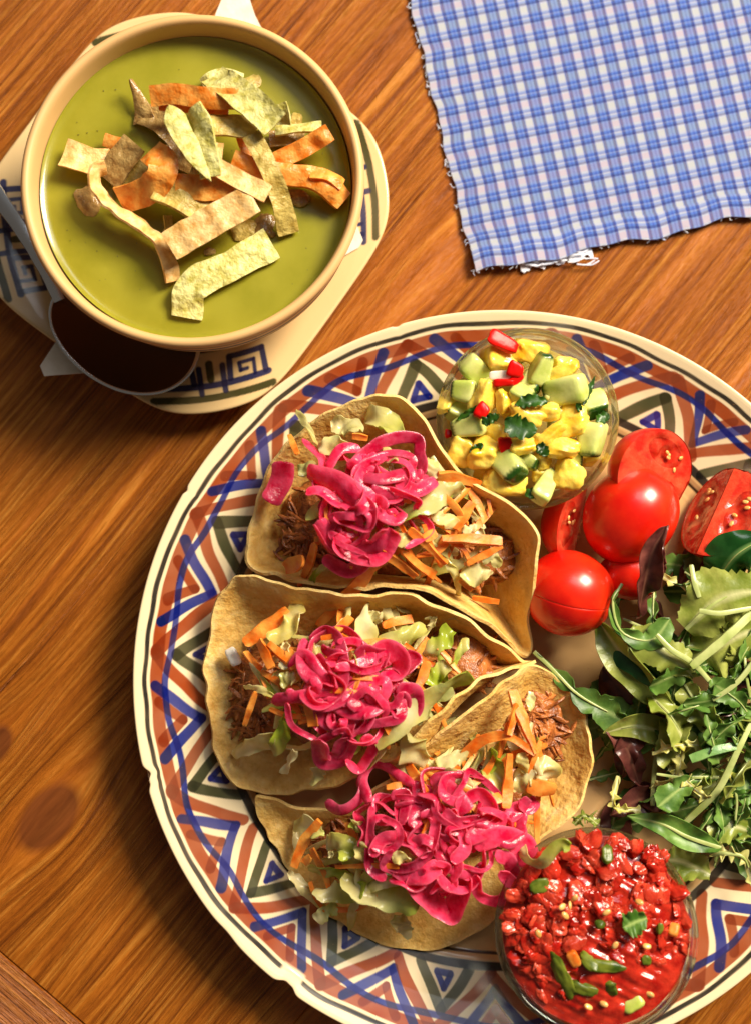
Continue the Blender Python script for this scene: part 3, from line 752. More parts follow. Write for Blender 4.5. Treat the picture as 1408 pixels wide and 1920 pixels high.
def tortilla(rim, spine, zs, label, seed, over_=None, th=.20, name='folded_tortilla', hp=.85, vp=1.9, layer=None):
    """rim: (px, py, z[, bulge]) control points round the edge; spine: two pixels, the fold on the plate"""
    R4 = np.array([list(W(p[0], p[1], p[2]))+[p[3] if len(p) > 3 else 0.0] for p in rim])
    L = loop_resample(R4, 200)
    s0, s1 = W(*spine[0], zs), W(*spine[1], zs); d = s1-s0; q = np.clip(((L[:, :3]-s0)@d)/(d@d), 0, 1)
    S = s0+d*q[:, None]
    # smooth the spine position so the surface stays fair
    for _ in range(30): S = (np.roll(S, 1, 0)+2*S+np.roll(S, -1, 0))/4
    n = 46; G = np.zeros((n, 200, 3)); tint = np.zeros((n, 200))
    c = S.mean(0)
    for i in range(n):
        r = i/(n-1)
        if r < .12:
            b = c+(S-c)*min(1, r/.12)
            G[i] = b
        else:
            f = (r-.12)/.88
            hx = f**hp; hz = f**vp
            P = S+(L[:, :3]-S)*np.array([hx, hx, hz])
            bul = L[:, 3]*np.sin(math.pi*f**2.0)**1.1
            P[:, :2] += (L[:, :2]-S[:, :2])*bul[:, None]
            G[i] = P
        tint[i] = np.clip((r-.945)*20, 0, .9)
    e = np.linspace(0, 1, n)[:, None]
    nz = SN(seed, .75)(G)*.09+SN(seed+1, 2.2)(G)*.035
    G[..., 2] += nz*e
    G[-8:, :, :2] += (np.stack([SN(seed+2, 4.5)(G), SN(seed+3, 4.5)(G)], -1)*.11)[-8:]*np.linspace(0, 1, 8)[:, None, None]
    tmat = th*np.interp(np.arange(n), [0, n-6, n-1], [1.0, 1.0, .6])[:, None]*np.ones((1, 200))
    V, F, T = sheet_mesh(G, tmat, wrap=True, tint=tint)
    T = T*np.clip(.6+.6*SN(seed+6, 2.5)(V), 0, 1)
    return obj(name, V, F, M_tort, label=label, cat='tortilla', group='corn tortillas of the tacos', attrs={'tint': T})

T1 = [(468, 1062, 2.5), (520, 1082, 3.3), (600, 1097, 4.0), (700, 1098, 4.5), (800, 1108, 4.7), (880, 1150, 4.3), (945, 1200, 3.2), (988, 1233, 2.2), (990, 1180, 2.7), (999, 1090, 3.9), (1006, 1008, 4.5), (960, 950, 4.9), (890, 905, 5.0), (835, 850, 5.0), (795, 785, 4.8), (770, 755, 4.6), (728, 738, 4.4), (650, 760, 3.9), (580, 795, 3.4), (522, 850, 2.9), (490, 915, 2.5), (472, 985, 2.3)]
tortilla(T1, ((560, 985), (900, 1085)), 1.15, 'corn tortilla folded round the filling beside the pineapple relish', 301)
T2 = [(440, 1080, 3.1), (480, 1083, 3.6), (570, 1108, 4.2), (690, 1116, 4.5), (760, 1112, 4.65), (850, 1148, 4.5), (920, 1195, 3.8), (978, 1240, 2.9), (1003, 1243, 2.9), (925, 1264, 3.9, .35), (862, 1300, 4.5, .62), (805, 1352, 4.6, .66), (758, 1402, 4.1, .5), (700, 1437, 3.2, .15), (640, 1468, 2.7), (570, 1488, 2.2), (500, 1490, 1.95), (440, 1468, 2.0), (405, 1410, 2.1), (388, 1320, 2.2), (385, 1240, 2.3), (396, 1170, 2.5), (415, 1110, 2.8)]
tortilla(T2, ((540, 1300), (860, 1250)), 1.2, 'corn tortilla of the middle taco, wide open to the painted rim', 311)
T3 = [(478, 1492, 1.9), (545, 1510, 2.1), (620, 1521, 2.3), (690, 1492, 2.7), (762, 1432, 3.5), (825, 1378, 4.1), (895, 1318, 4.2), (955, 1270, 3.7), (1003, 1248, 2.9), (1060, 1292, 2.2), (1097, 1345, 2.2), (1110, 1405, 2.3), (1100, 1470, 2.4), (1060, 1540, 2.6), (1000, 1590, 2.4), (955, 1690, 1.7), (900, 1745, 1.5), (830, 1777, 1.4), (720, 1770, 1.4), (620, 1716, 1.4), (540, 1625, 1.4), (490, 1545, 1.5)]
tortilla(T3, ((640, 1610), (1000, 1440)), 1.08, 'corn tortilla lying open by the red salsa bowl, lower half shaded', 321)
# the second tortilla under the middle one shows as a parallel edge
T2b = [(455, 1090, 2.8), (500, 1094, 3.3), (590, 1112, 3.9), (700, 1120, 4.2), (800, 1130, 4.35), (870, 1160, 4.1), (930, 1205, 3.3), (975, 1243, 2.4), (950, 1280, 2.4), (850, 1360, 2.2), (740, 1430, 2.0), (620, 1488, 1.6), (500, 1500, 1.5), (450, 1460, 1.5), (420, 1380, 1.6), (410, 1260, 1.8), (430, 1150, 2.3)]

# shredded meat
M_meat = organic('braised pulled meat', lin(112, 54, 20), lin(196, 118, 58), 200, rough=.36, bump=.8, bscale=420, bdist=.0015, rnd=.1)
def meat(cells, label, seed, nst=95):
    r = np.random.default_rng(seed); VV, FF = [], []; o_ = 0
    def add(V, F):
        nonlocal o_
        VV.append(V); FF.extend([tuple(int(i)+o_ for i in f) for f in F]); o_ += len(V)
    for (x, y, rx, ry, z, h) in cells:
        c = W(x, y, z); s = 1/48
        V, F, _ = chunk((2*rx*s, 2*ry*s, h*2), rot(0, 0, 0), c, p=2.2, sub=4, amp=.16, freq=4, seed=seed+int(x)); add(V, F)
        for k in range(nst):
            a = r.uniform(0, 6.28); f = math.sqrt(r.uniform(0, 1)); px, py = x+rx*f*math.cos(a), y+ry*f*math.sin(a)
            zz = z+h*math.sqrt(max(0, 1-f*f))*.95+.05
            p = W(px, py, zz); d = r.uniform(0, 6.28); L = r.uniform(.7, 1.6); dv = np.array([math.cos(d), math.sin(d), r.normal(0, .12)])*L/2
            n_ = np.cross(dv, (0, 0, 1)); n_ = n_/np.linalg.norm(n_)*r.normal(0, .15)
            V, F, _ = ribbon_mesh([p-dv-np.array([0, 0, .08]), p+n_, p+dv-np.array([0, 0, .08])], r.uniform(.09, .2), .11, roll=r.uniform(-1, 1), n=9, seed=int(r.integers(999))); add(V, F)
    return obj('pulled_meat', np.concatenate(VV), FF, M_meat, label=label, cat='meat', kind='stuff')
meat([(720, 980, 190, 95, 2.0, 1.3), (900, 1030, 70, 60, 2.2, 1.1), (600, 1010, 70, 50, 1.9, 1.0)], 'brown shredded meat inside the taco beside the pineapple relish', 331)
meat([(640, 1290, 150, 100, 1.9, 1.2), (500, 1300, 60, 85, 1.8, .8), (850, 1240, 75, 60, 2.1, 1.2)], 'brown shredded meat inside the middle taco', 341)
meat([(860, 1500, 140, 80, 1.7, 1.0), (1000, 1360, 55, 75, 1.7, .8), (720, 1580, 130, 60, 1.4, .7)], 'brown shredded meat inside the taco by the red salsa bowl', 351)

# filling heights: one dome for each taco
DOMES = {1: [(710, 945, 250, 180, 3.0, 2.7), (880, 1020, 120, 100, 3.5, 1.3)], 2: [(650, 1295, 240, 195, 2.5, 2.8), (850, 1240, 130, 110, 3.0, 1.5)], 3: [(820, 1570, 260, 190, 1.8, 3.0), (990, 1400, 120, 140, 2.7, 1.3), (640, 1650, 180, 110, 1.5, .8)]}
FLOOR = {1: 2.2, 2: 1.8, 3: 1.5}
def hz(taco, px, py):
    z = FLOOR[taco]
    for (x, y, rx, ry, z0, h) in DOMES[taco]:
        d = ((px-x)/rx)**2+((py-y)/ry)**2
        if d < 1: z = max(z, z0+h*(1-d)**.8)
    return z
WHERE = {1: 'on the taco beside the pineapple relish', 2: 'on the middle taco', 3: 'on the taco by the red salsa bowl'}
k6, k7, k8 = crop(380, 720, 2.2), crop(380, 1050, 1.9027), crop(480, 1350, 2.2)

M_carrot = organic('grated carrot', lin(236, 110, 18), lin(252, 172, 76), 160, rough=.4, bump=.6, bscale=300, rnd=.1, transl=.2, sss=.2, sssr=(1, .45, .1), ssss=.003)
M_lett = organic('iceberg shred', lin(232, 216, 128), lin(250, 240, 200), 70, c3=lin(186, 200, 64), rough=.22, bump=.5, bscale=180, bdist=.001, rnd=.08, transl=.5, coat=.1)
M_onion = organic('pickled red onion', lin(228, 18, 76), lin(252, 92, 136), 190, c3=lin(252, 128, 156), rough=.24, bump=.6, bscale=300, bdist=.001, rnd=.22, sss=.15, sssr=(1, .25, .5), ssss=.003, coat=.15, transl=.45, spec=.5)
M_dice = organic('white onion dice', lin(226, 214, 196), lin(246, 238, 228), 150, rough=.3, bump=.2, rnd=.05, sss=.3, sssr=(1, .8, .6))

def carrot(taco, k, pts, w, dz=0.25, th=None, label=None, seed=0):
    w = w*.8
    th = th or min(.15, w*.4)
    P = []
    for i, (x, y) in enumerate(pts):
        px, py = k(x, y); P.append(W(px, py, hz(taco, px, py)+dz))
    P = np.array(P)
    if len(P) == 2: P = np.array([P[0], (P[0]+P[1])/2+np.array([0, 0, .08]), P[1]])
    zl = np.linspace(P[0, 2], P[-1, 2], len(P)); P[:, 2] = .35*P[:, 2]+.65*zl+.1
    q0, q1 = rng.uniform(.3, .95, 2)
    V, F, T = ribbon_mesh(P, w, th, roll=rng.uniform(-.6, .6), twist=rng.uniform(-.7, .7), n=24, seed=seed+abs(int(P[0, 0]*50)), amp=.035, freq=6, sec=SEC_FLAT, rag=.3, cup=rng.uniform(-.1, .1), shape=lambda t: np.interp(t, [0, .05, .5, .95, 1], [q0, max(q0, .8), 1, max(q1, .8), q1]))
    obj('carrot_strip', V, F, M_carrot, label=label or describe(P, w, cut=(.33, .48))+' orange carrot strip '+WHERE[taco], cat='carrot', group='carrot strips '+WHERE[taco], attrs={'tint': T})
def lettuce(taco, k, pts, w, green=.2, dz=.2, label=None, seed=0, ruffle=.16, z=None):
    w = w*.85
    P = []
    for i, (x, y) in enumerate(pts):
        px, py = k(x, y); P.append(W(px, py, (hz(taco, px, py) if z is None else z[i])+dz))
    n, mm = 26, 9
    C = catmull(P, n); t = np.linspace(0, 1, n)
    T, B, N = frames(C, np.full(n, rng.uniform(-.5, .5))+rng.uniform(-.8, .8)*(t-.5))
    r = np.random.default_rng(seed+7)
    G = np.zeros((n, mm, 3)); tint = np.zeros((n, mm))
    rag = lambda: .18*np.sin(t*r.uniform(5, 9)+r.uniform(0, 6))+.12*np.sin(t*r.uniform(14, 22)+r.uniform(0, 6))+r.normal(0, .035, n)
    env = np.interp(t, [0, .06, .25, .75, .94, 1], [r.uniform(.2, .8), .8, 1, 1, .8, r.uniform(.1, .7)])
    wl = w/2*env*(1+rag()); wr = w/2*env*(1+rag())
    ph = r.uniform(0, 6.28, 3)
    for j in range(mm):
        s = -1+2*j/(mm-1)
        ww = np.where(s < 0, wl, wr)*s
        lift = ruffle*1.5*(s*np.sin(t*6+ph[0])+.6*s*s*np.sin(t*11+ph[1])+.5*np.cos(t*5+ph[2]+s*2)+.25*np.sin(t*17+s*3+ph[1]))
        G[:, j] = C+B*ww[:, None]+N*(lift*min(1, w))[:, None]
        tint[:, j] = np.clip(green+.35*np.sin(t*4+ph[1])*green*2+(abs(s)-.5)*.25*green, 0, 1)
    V, F, TT = sheet_mesh(G, .035, tint=tint)
    obj('lettuce_shred', V, F, M_lett, label=label or describe(P, w, cut=(.5, .85))+(' pale green lettuce shred ' if green > .4 else ' creamy white lettuce shred ')+WHERE[taco], cat='lettuce', group=('pale green' if green > .4 else 'creamy white')+' lettuce shreds '+WHERE[taco], attrs={'tint': TT})
def onion(taco, k, pts, w, dz=.4, roll=None, label=None, seed=0, th=.065, z=None):
    w = w*.95
    P = []
    r = np.random.default_rng(seed+31)
    for i, (x, y) in enumerate(pts):
        px, py = k(x, y); P.append(W(px, py, (hz(taco, px, py) if z is None else z)+dz+.22*math.sin(i*1.7+seed)))
    V, F, T = ribbon_mesh(P, w, th, roll=r.uniform(-.7, .7) if roll is None else roll, twist=r.uniform(-1.1, 1.1), n=max(30, 12*len(P)), ends=.25, seed=seed, amp=.045, freq=4.0, cup=r.uniform(-.22, .22), sec=SEC_ONION, rag=.22)
    obj('pickled_onion_strip', V, F, M_onion, label=label or describe(P, w, cut=(.36, .5))+' magenta onion strip '+(lambda q: ('at the crown of' if np.hypot(*q) < 1.3 else 'on the salad side of' if q[0] > 1.0 else 'on the soup side of' if q[1] > 0 else 'at the foot of'))(np.mean(P, 0)[:2]-W(DOMES[taco][0][0], DOMES[taco][0][1], 4.5)[:2])+' heap '+{1: 'by the relish', 2: 'on middle taco', 3: 'by the salsa'}[taco], cat='onion', group='pickled onion heap '+WHERE[taco], attrs={'tint': np.clip((T-.8)*3, 0, .7)})

# --- lower, random fill first
def fill(taco, n_l, n_c, n_o, heap, region, seed):
    global rng
    r = np.random.default_rng(seed)
    def spot(reg):
        x, y, rx, ry = reg; a = r.uniform(0, 6.28); f = math.sqrt(r.uniform(0, 1)); return x+rx*f*math.cos(a), y+ry*f*math.sin(a)
    for i in range(n_l):
        x, y = spot(region); a = r.uniform(0, 6.28); L = r.uniform(32, 68); b = r.normal(0, .7)
        lettuce(taco, I_, [(x-L*math.cos(a), y-L*math.sin(a)), (x+12*r.normal(), y+12*r.normal()), (x+L*math.cos(a+b), y+L*math.sin(a+b))], r.uniform(.2, .5), green=r.choice([.08, .2, .35, .6]), dz=r.uniform(-.15, .15), seed=seed+i)
    for i in range(n_c):
        x, y = spot(region); a = r.uniform(0, 6.28); L = r.uniform(28, 62)
        carrot(taco, I_, [(x-L*math.cos(a), y-L*math.sin(a)), (x+6*r.normal(), y+6*r.normal()), (x+L*math.cos(a), y+L*math.sin(a))], r.uniform(.16, .34), dz=r.uniform(-.05, .35), seed=seed+i)
    for i in range(n_o):
        x, y = spot(heap); a = r.uniform(0, 6.28); R = r.uniform(18, 60); sp = r.uniform(1.6, 4.6)
        pts = [(x+R*math.cos(a+sp*t)*(1+.2*r.normal()), y+R*math.sin(a+sp*t)*(.8+.2*r.normal())) for t in np.linspace(-.5, .5, 5)]
        onion(taco, I_, pts, r.uniform(.22, .5), dz=r.uniform(.0, .75), roll=r.uniform(-1.1, 1.1), seed=seed+i)
fill(1, 28, 34, 34, (690, 930, 75, 75), (760, 970, 170, 95), 401)
fill(2, 30, 30, 34, (650, 1300, 85, 85), (660, 1270, 190, 120), 421)
fill(3, 24, 24, 46, (820, 1570, 115, 95), (880, 1470, 160, 110), 441)
fill(3, 10, 5, 0, (0, 0, 1, 1), (640, 1640, 90, 70), 461)

# --- taco 1, drawn from the photograph
for i, (p, w) in enumerate([([(740, 700), (620, 850), (478, 992)], .62), ([(985, 640), (1110, 640), (1232, 652)], .5), ([(1088, 742), (1160, 705), (1232, 668)], .32), ([(960, 380), (1050, 390), (1142, 415)], .5), ([(462, 660), (440, 740), (400, 832)], .34), ([(345, 760), (380, 745), (420, 725)], .6), ([(735, 690), (800, 730), (880, 790)], .5), ([(820, 690), (880, 740), (955, 790)], .45), ([(850, 600), (920, 660), (1000, 740)], .42), ([(360, 215), (375, 250), (392, 290)], .28), ([(620, 215), (680, 225)], .35), ([(1110, 880), (1220, 900)], .3), ([(1040, 600), (1110, 490)], .42), ([(910, 640), (960, 610)], .4), ([(1060, 810), (1110, 850)], .3)]):
    carrot(1, k6, p, w, dz=.45, seed=i, label='long thick orange carrot strip hanging over the edge between two tacos' if i == 0 else None)
for i, (p, w, g) in enumerate([([(640, 85), (700, 130), (770, 160), (800, 215)], .95, .35), ([(530, 180), (590, 170), (650, 195)], .85, .15), ([(480, 270), (540, 250), (600, 270)], .7, .2), ([(395, 360), (440, 345), (470, 370)], .6, .25), ([(800, 560), (900, 500), (1000, 450), (1070, 440)], 1.0, .6), ([(760, 650), (830, 630), (890, 660)], .8, .1), ([(950, 540), (1000, 560), (1050, 590)], .6, .1), ([(1060, 790), (1130, 780), (1190, 770)], .8, .12), ([(1150, 730), (1200, 710), (1215, 760)], .5, .1), ([(390, 110), (430, 170), (470, 245)], .3, .2), ([(520, 735), (470, 780), (445, 830)], .28, .7), ([(1000, 720), (1040, 790), (1060, 890)], .35, .1), ([(940, 310), (950, 360), (930, 400)], .6, .12), ([(1070, 610), (1130, 590)], .4, .05), ([(740, 290), (800, 300), (850, 310)], .7, .2)]):
    lettuce(1, k6, p, w, g, dz=.4, seed=500+i)
for i, (p, w) in enumerate([([(415, 225), (490, 300), (510, 345), (570, 270), (650, 265)], .42), ([(600, 370), (660, 300), (760, 232), (880, 225), (893, 290), (910, 370)], .55), ([(430, 385), (530, 410), (640, 470), (735, 500)], 1.0), ([(620, 370), (740, 385), (860, 365), (970, 420)], .6), ([(430, 450), (490, 445), (580, 500), (735, 505)], .55), ([(490, 560), (520, 640), (600, 690), (720, 670), (770, 600)], .7), ([(540, 630), (620, 690), (720, 680), (770, 590)], .95), ([(500, 710), (600, 770), (690, 720)], .6), ([(610, 550), (700, 520), (790, 560), (825, 530)], .55), ([(800, 400), (880, 440), (960, 400)], .5), ([(660, 450), (640, 390), (680, 330)], .45), ([(700, 420), (780, 450), (860, 430), (900, 350)], .5)]):
    onion(1, k6, p, w, dz=.55, seed=600+i)
onion(1, k6, [(335, 320), (325, 400), (280, 490)], .95, dz=.1, roll=.2, z=3.2, label='single magenta onion petal stuck on the tortilla flap away from the heap', seed=650)
# --- taco 2
for i, (p, w) in enumerate([([(305, 175), (230, 240), (150, 298)], .62), ([(205, 290), (250, 385)], .4), ([(310, 320), (330, 390)], .42), ([(530, 205), (480, 250)], .4), ([(745, 212), (690, 220), (640, 235)], .42), ([(800, 360), (785, 410), (765, 455)], .4), ([(190, 470), (170, 530), (150, 590)], .3), ([(340, 135), (420, 125)], .4), ([(380, 480), (400, 590)], .6), ([(240, 300), (310, 360)], .45)]):
    carrot(2, k7, p, w, dz=.35, seed=20+i)
for i, (p, w, g) in enumerate([([(335, 145), (320, 220), (240, 290)], .85, .15), ([(290, 300), (300, 340), (285, 390)], .5, .1), ([(590, 165), (575, 280), (550, 410)], .85, .35), ([(800, 245), (720, 270), (630, 310)], .8, .35), ([(885, 245), (840, 300), (775, 335)], .75, .7), ([(945, 280), (915, 330), (885, 385)], .35, .5), ([(870, 370), (830, 410), (790, 440)], .75, .85), ([(950, 405), (840, 485), (720, 550), (610, 655)], 1.3, .5), ([(730, 610), (750, 680), (775, 745)], 1.0, .12), ([(110, 680), (190, 665), (270, 625)], .7, .12), ([(320, 540), (285, 620), (250, 690)], .7, .9), ([(330, 680), (290, 760)], .35, .05), ([(430, 740), (390, 790)], .5, .15), ([(680, 150), (740, 160), (820, 150), (905, 205)], .8, .1), ([(850, 125), (915, 160)], .5, .1), ([(150, 455), (200, 460), (255, 488)], .3, .1), ([(590, 200), (640, 210)], .6, .1), ([(800, 210), (830, 225)], .4, .05), ([(330, 410), (280, 440)], .6, .25)]):
    lettuce(2, k7, p, w, g, dz=.35, seed=520+i, ruffle=.2, label={7: 'large pale green lettuce piece leaning out of the middle taco', 8: 'creamy lettuce flap folded over the tortilla edge below the pale green one'}.get(i))
for i, (p, w) in enumerate([([(380, 280), (440, 245), (490, 290), (505, 400), (490, 480)], .42), ([(370, 280), (360, 360), (390, 420), (480, 430)], .5), ([(245, 508), (330, 490), (450, 470), (510, 455)], .5), ([(300, 510), (320, 590), (410, 645)], .3), ([(415, 495), (430, 570), (500, 590), (560, 540), (520, 500)], .5), ([(400, 655), (500, 605), (620, 580), (705, 560), (700, 480), (665, 430)], .4), ([(520, 475), (590, 440), (650, 435), (640, 490), (560, 510)], .42), ([(605, 370), (650, 320), (705, 350), (700, 400), (640, 425)], .75), ([(725, 340), (765, 355), (720, 415)], .45), ([(690, 460), (755, 470), (755, 535), (690, 565)], .6), ([(420, 640), (430, 715), (490, 700), (525, 630)], .8), ([(570, 630), (605, 665), (560, 745), (510, 720)], .5), ([(395, 350), (440, 400), (480, 460)], .95), ([(430, 480), (520, 540), (600, 540), (660, 500)], .55)]):
    onion(2, k7, p, w, dz=.5, seed=620+i)
V, F, T = chunk((.75, .45, .35), rot(0, 0, -1.1), W(*k7(110, 345), 2.65), p=5, seed=3, amp=.05)
obj('onion_dice', V, F, M_dice, label='small white onion cube on the bare inside of the middle tortilla', cat='onion', attrs={'tint': T})
# --- taco 3
for i, (k, p, w) in enumerate([(k7, [(1100, 465), (1140, 570), (1185, 692)], .52), (k7, [(1115, 510), (1090, 625)], .4), (k7, [(925, 695), (1000, 640), (1090, 632), (1185, 690)], .5), (k7, [(1092, 690), (1085, 790), (1080, 885)], .42), (k7, [(1155, 805), (1255, 820)], .75), (k7, [(1025, 860), (1075, 840)], .5), (k8, [(265, 415), (200, 500), (158, 605)], .45), (k8, [(225, 560), (200, 590)], .4), (k8, [(540, 280), (600, 265)], .3), (k8, [(405, 700), (450, 730)], .4), (k8, [(330, 780), (380, 780)], .35)]):
    carrot(3, k, p, w, dz=.5 if k is k7 else .35, seed=40+i)
for i, (k, p, w, g) in enumerate([(k7, [(1035, 670), (1040, 750), (1040, 840)], .85, .8), (k7, [(1185, 730), (1220, 740), (1245, 780)], .9, .05), (k7, [(1120, 830), (1150, 780), (1190, 770)], .7, .1), (k7, [(860, 755), (920, 780), (970, 830)], .55, .1), (k7, [(840, 740), (900, 710), (965, 710)], .8, .3), (k7, [(1130, 690), (1150, 760)], .5, .1), (k7, [(1170, 470), (1165, 540)], .35, .1), (k8, [(245, 700), (350, 720), (450, 690)], .85, .55), (k8, [(360, 640), (470, 720), (580, 740), (680, 745)], 1.2, .5), (k8, [(160, 430), (220, 440), (270, 480)], .8, .3), (k8, [(290, 500), (350, 510), (390, 570)], .9, .5), (k8, [(250, 830), (290, 790), (340, 780)], .6, .35), (k8, [(590, 800), (600, 850), (640, 880)], .7, .25), (k8, [(430, 500), (440, 580)], .55, .1), (k8, [(300, 550), (320, 560)], .3, .1), (k8, [(790, 220), (850, 250), (890, 290)], .5, .1), (k8, [(560, 560), (640, 580)], .5, .1), (k8, [(400, 450), (430, 420)], .6, .5)]):
    lettuce(3, k, p, w, g, dz=.45, seed=540+i)
lettuce(3, k8, [(1075, 455), (1110, 560), (1180, 590), (1250, 520), (1295, 520)], .55, .55, seed=560, z=[3.6, 4.4, 5.2, 5.6, 5.6], label='curled yellow green lettuce rib bridging onto the red salsa')
for i, (p, w) in enumerate([([(460, 340), (435, 250), (470, 180), (540, 190), (645, 262)], .55), ([(285, 340), (350, 375), (430, 330), (455, 230)], .55), ([(470, 355), (470, 480), (468, 600), (535, 660)], .42), ([(660, 250), (665, 340), (650, 445)], .55), ([(700, 330), (745, 420), (722, 545)], .5), ([(745, 250), (820, 310), (865, 385)], .95), ([(860, 320), (930, 300), (972, 380), (900, 425)], .65), ([(865, 505), (960, 440), (1040, 385), (1145, 340)], .65), ([(480, 565), (530, 490), (640, 500), (705, 565)], .5), ([(510, 560), (560, 600), (640, 600), (725, 540)], .5), ([(650, 620), (700, 720), (790, 800), (835, 740), (885, 640)], 1.1), ([(800, 520), (835, 600), (810, 665)], .45), ([(900, 525), (1000, 480), (1105, 525), (1060, 590)], .85), ([(905, 640), (920, 720), (1000, 745), (1060, 690), (1005, 620)], .6), ([(980, 560), (1040, 575), (1060, 650)], .5), ([(555, 310), (620, 310), (605, 430)], .5), ([(720, 600), (760, 680), (830, 660)], .7), ([(840, 420), (860, 520), (800, 580)], .6), ([(580, 640), (680, 640), (760, 600)], .7), ([(770, 380), (830, 420), (920, 400)], .6), ([(1080, 330), (1120, 360), (1150, 330)], .6)]):
    onion(3, k8, p, w, dz=.5, seed=660+i)

# ---------------------------------------------------------------- glass bowls
def glass_material():
    m = NT('clear glass')
    gs = m.n('ShaderNodeBsdfGlass'); gs.inputs['IOR'].default_value = 1.42; gs.inputs['Roughness'].default_value = .0; gs.inputs[0].default_value = (.97, .99, .96, 1)
    tr = m.n('ShaderNodeBsdfTransparent'); tr.inputs[0].default_value = (.95, .965, .93, 1)
    m1 = m.n('ShaderNodeMixShader', i_0=.8); m.t.links.new(tr.outputs[0], m1.inputs[1]); m.t.links.new(gs.outputs[0], m1.inputs[2])
    m.t.links.new(m1.outputs[0], m.out.inputs[0])
    return m.m
M_glass = glass_material()
def glass_bowl(cpx, cpy, zr, R, tilt, taz, label, name='glass_bowl'):
    """rim centre pixel, rim height, rim radius; returns a function local -> world"""
    c = W(cpx, cpy, zr)
    Rm = np.array(Matrix.Rotation(tilt, 3, Vector((-math.sin(taz), math.cos(taz), 0))))
    h = 3.6
    pr = [(.001, -h), (R*.58, -h), (R*.68, -h+.12), (R*.80, -h+.75), (R*.90, -h+1.8), (R*.965, -h+2.9), (R*.985, -.25), (R, -.1), (R*.995, .0), (R*.97, .04), (R*.935, -.01), (R*.92, -.14), (R*.905, -.6), (R*.86, -h+1.9), (R*.75, -h+.9), (R*.6, -h+.36), (.001, -h+.3)]
    pr = np.array(pr); s = np.r_[0, np.cumsum(np.hypot(*np.diff(pr, axis=0).T))]; t = np.linspace(0, s[-1], 110)
    pr = np.stack([np.interp(t, s, pr[:, 0]), np.interp(t, s, pr[:, 1])], 1)
    for _ in range(2): pr[1:-1] = (pr[:-2]+2*pr[1:-1]+pr[2:])/4
    V, F = lathe(pr, 160)
    to = lambda P: np.asarray(P) @ Rm.T + c
    obj(name, to(V), F, M_glass, label=label, cat='bowl')
    return to, R, h
def disc(to, R, z, mat, name, label, cat, amp, freq, seed, dome=0.0, n=60, nA=150, **kw):
    r = np.linspace(.001, R, n); a = np.linspace(0, 2*np.pi, nA, endpoint=False)
    X = r[:, None]*np.cos(a); Y = r[:, None]*np.sin(a); Q = np.stack([X, Y, X*0], -1)
    e = np.clip((1-r/R)*5, 0, 1)[:, None]
    Z = z+dome*(1-(r/R)**2)[:, None]+e*(amp*SN(seed, freq)(Q)+amp*.6*SN(seed+1, freq*2.3)(Q)+amp*.25*SN(seed+2, freq*5)(Q))
    top = np.stack([X, Y, Z], -1)
    bot = top[-1:].copy(); bot[..., 2] -= 1.2; bot[..., :2] *= .86
    G = np.concatenate([top, bot, bot*np.array([.001, .001, 1])])
    idx = np.arange(G.shape[0]*nA).reshape(-1, nA)
    F = np.stack([idx[:-1], np.roll(idx[:-1], -1, 1), np.roll(idx[1:], -1, 1), idx[1:]], -1).reshape(-1, 4)
    return obj(name, to(G.reshape(-1, 3)), F, mat, label=label, cat=cat, **kw)

# pineapple and cucumber relish
toY, RY, hY = glass_bowl(989, 785, 4.9, 3.46, math.radians(5), math.radians(-100), 'small clear glass bowl holding pineapple and cucumber relish')
M_pine = organic('pineapple', lin(232, 178, 34), lin(254, 224, 104), 130, rough=.28, bump=.5, bscale=260, bdist=.0012, rnd=.06, sss=.35, sssr=(1, .75, .15), ssss=.004, coat=.2, stretch=(1, 1, .35))
M_cuc = organic('cucumber', lin(176, 188, 84), lin(222, 224, 140), 90, c3=lin(34, 70, 16), rough=.25, bump=.25, bscale=300, rnd=.08, sss=.3, sssr=(.7, 1, .3), ssss=.003, coat=.2)
M_chili = organic('red chilli', lin(196, 8, 8), lin(224, 26, 16), 120, rough=.3, bump=.2, rnd=.08, spec=.2)
M_cil = organic('coriander leaf', lin(18, 52, 10), lin(60, 104, 26), 160, rough=.35, bump=.4, bscale=300, rnd=.12, transl=.2)
M_juice = organic('relish juice', lin(206, 180, 96), lin(224, 200, 126), 60, rough=.12, bump=.1, rnd=0, sss=.3, sssr=(1, .8, .3))
disc(toY, RY*.86, -1.75, M_juice, 'relish_juice', 'cloudy yellow juice at the bottom of the relish bowl', 'juice', .05, 1.5, 701)
kY = crop(800, 600, 3.705)
def relz(px, py):
    d = math.hypot(px-985, py-785)/165
    return 4.15+1.15*max(0, 1-d*d)
PXC = 41.0
def piece(k, x, y, w, h, a, mat, name, label, cat, group, dz=0, thick=None, skin=False, p=4.5, seed=0, sc=3.705, zf=relz, amp=.07, tiltv=.45, freq=2.4, taper=0):
    px, py = k(x, y); z = zf(px, py)+dz
    ww, hh = w/sc/PXC, h/sc/PXC; t = thick or .8*min(ww, hh)
    r = np.random.default_rng(seed+int(x)*7+int(y))
    R = rot(r.normal(0, tiltv), r.normal(0, tiltv), -math.radians(a))
    V, F, T = chunk((ww, hh, t), R, W(px, py, z), p=p, seed=seed+int(x), amp=amp, freq=freq, skin=skin, sub=4 if max(ww, hh) > .5 else 3, taper=taper)
    if group and 'in the relish' in group and name != 'chilli_piece':
        dd = math.hypot(px-985, py-785)
        label = ('small' if w*h < 15500 else 'large')+(' long ' if max(w, h) > 1.45*min(w, h) else ' stubby ')+label.replace('in the glass relish bowl', 'touching the glass of the relish bowl' if dd > 105 else 'at the heart of the relish bowl' if dd < 55 else 'half way out in the relish bowl')
    obj(name, V, F, mat, label=label, cat=cat, group=group, attrs={'tint': T})
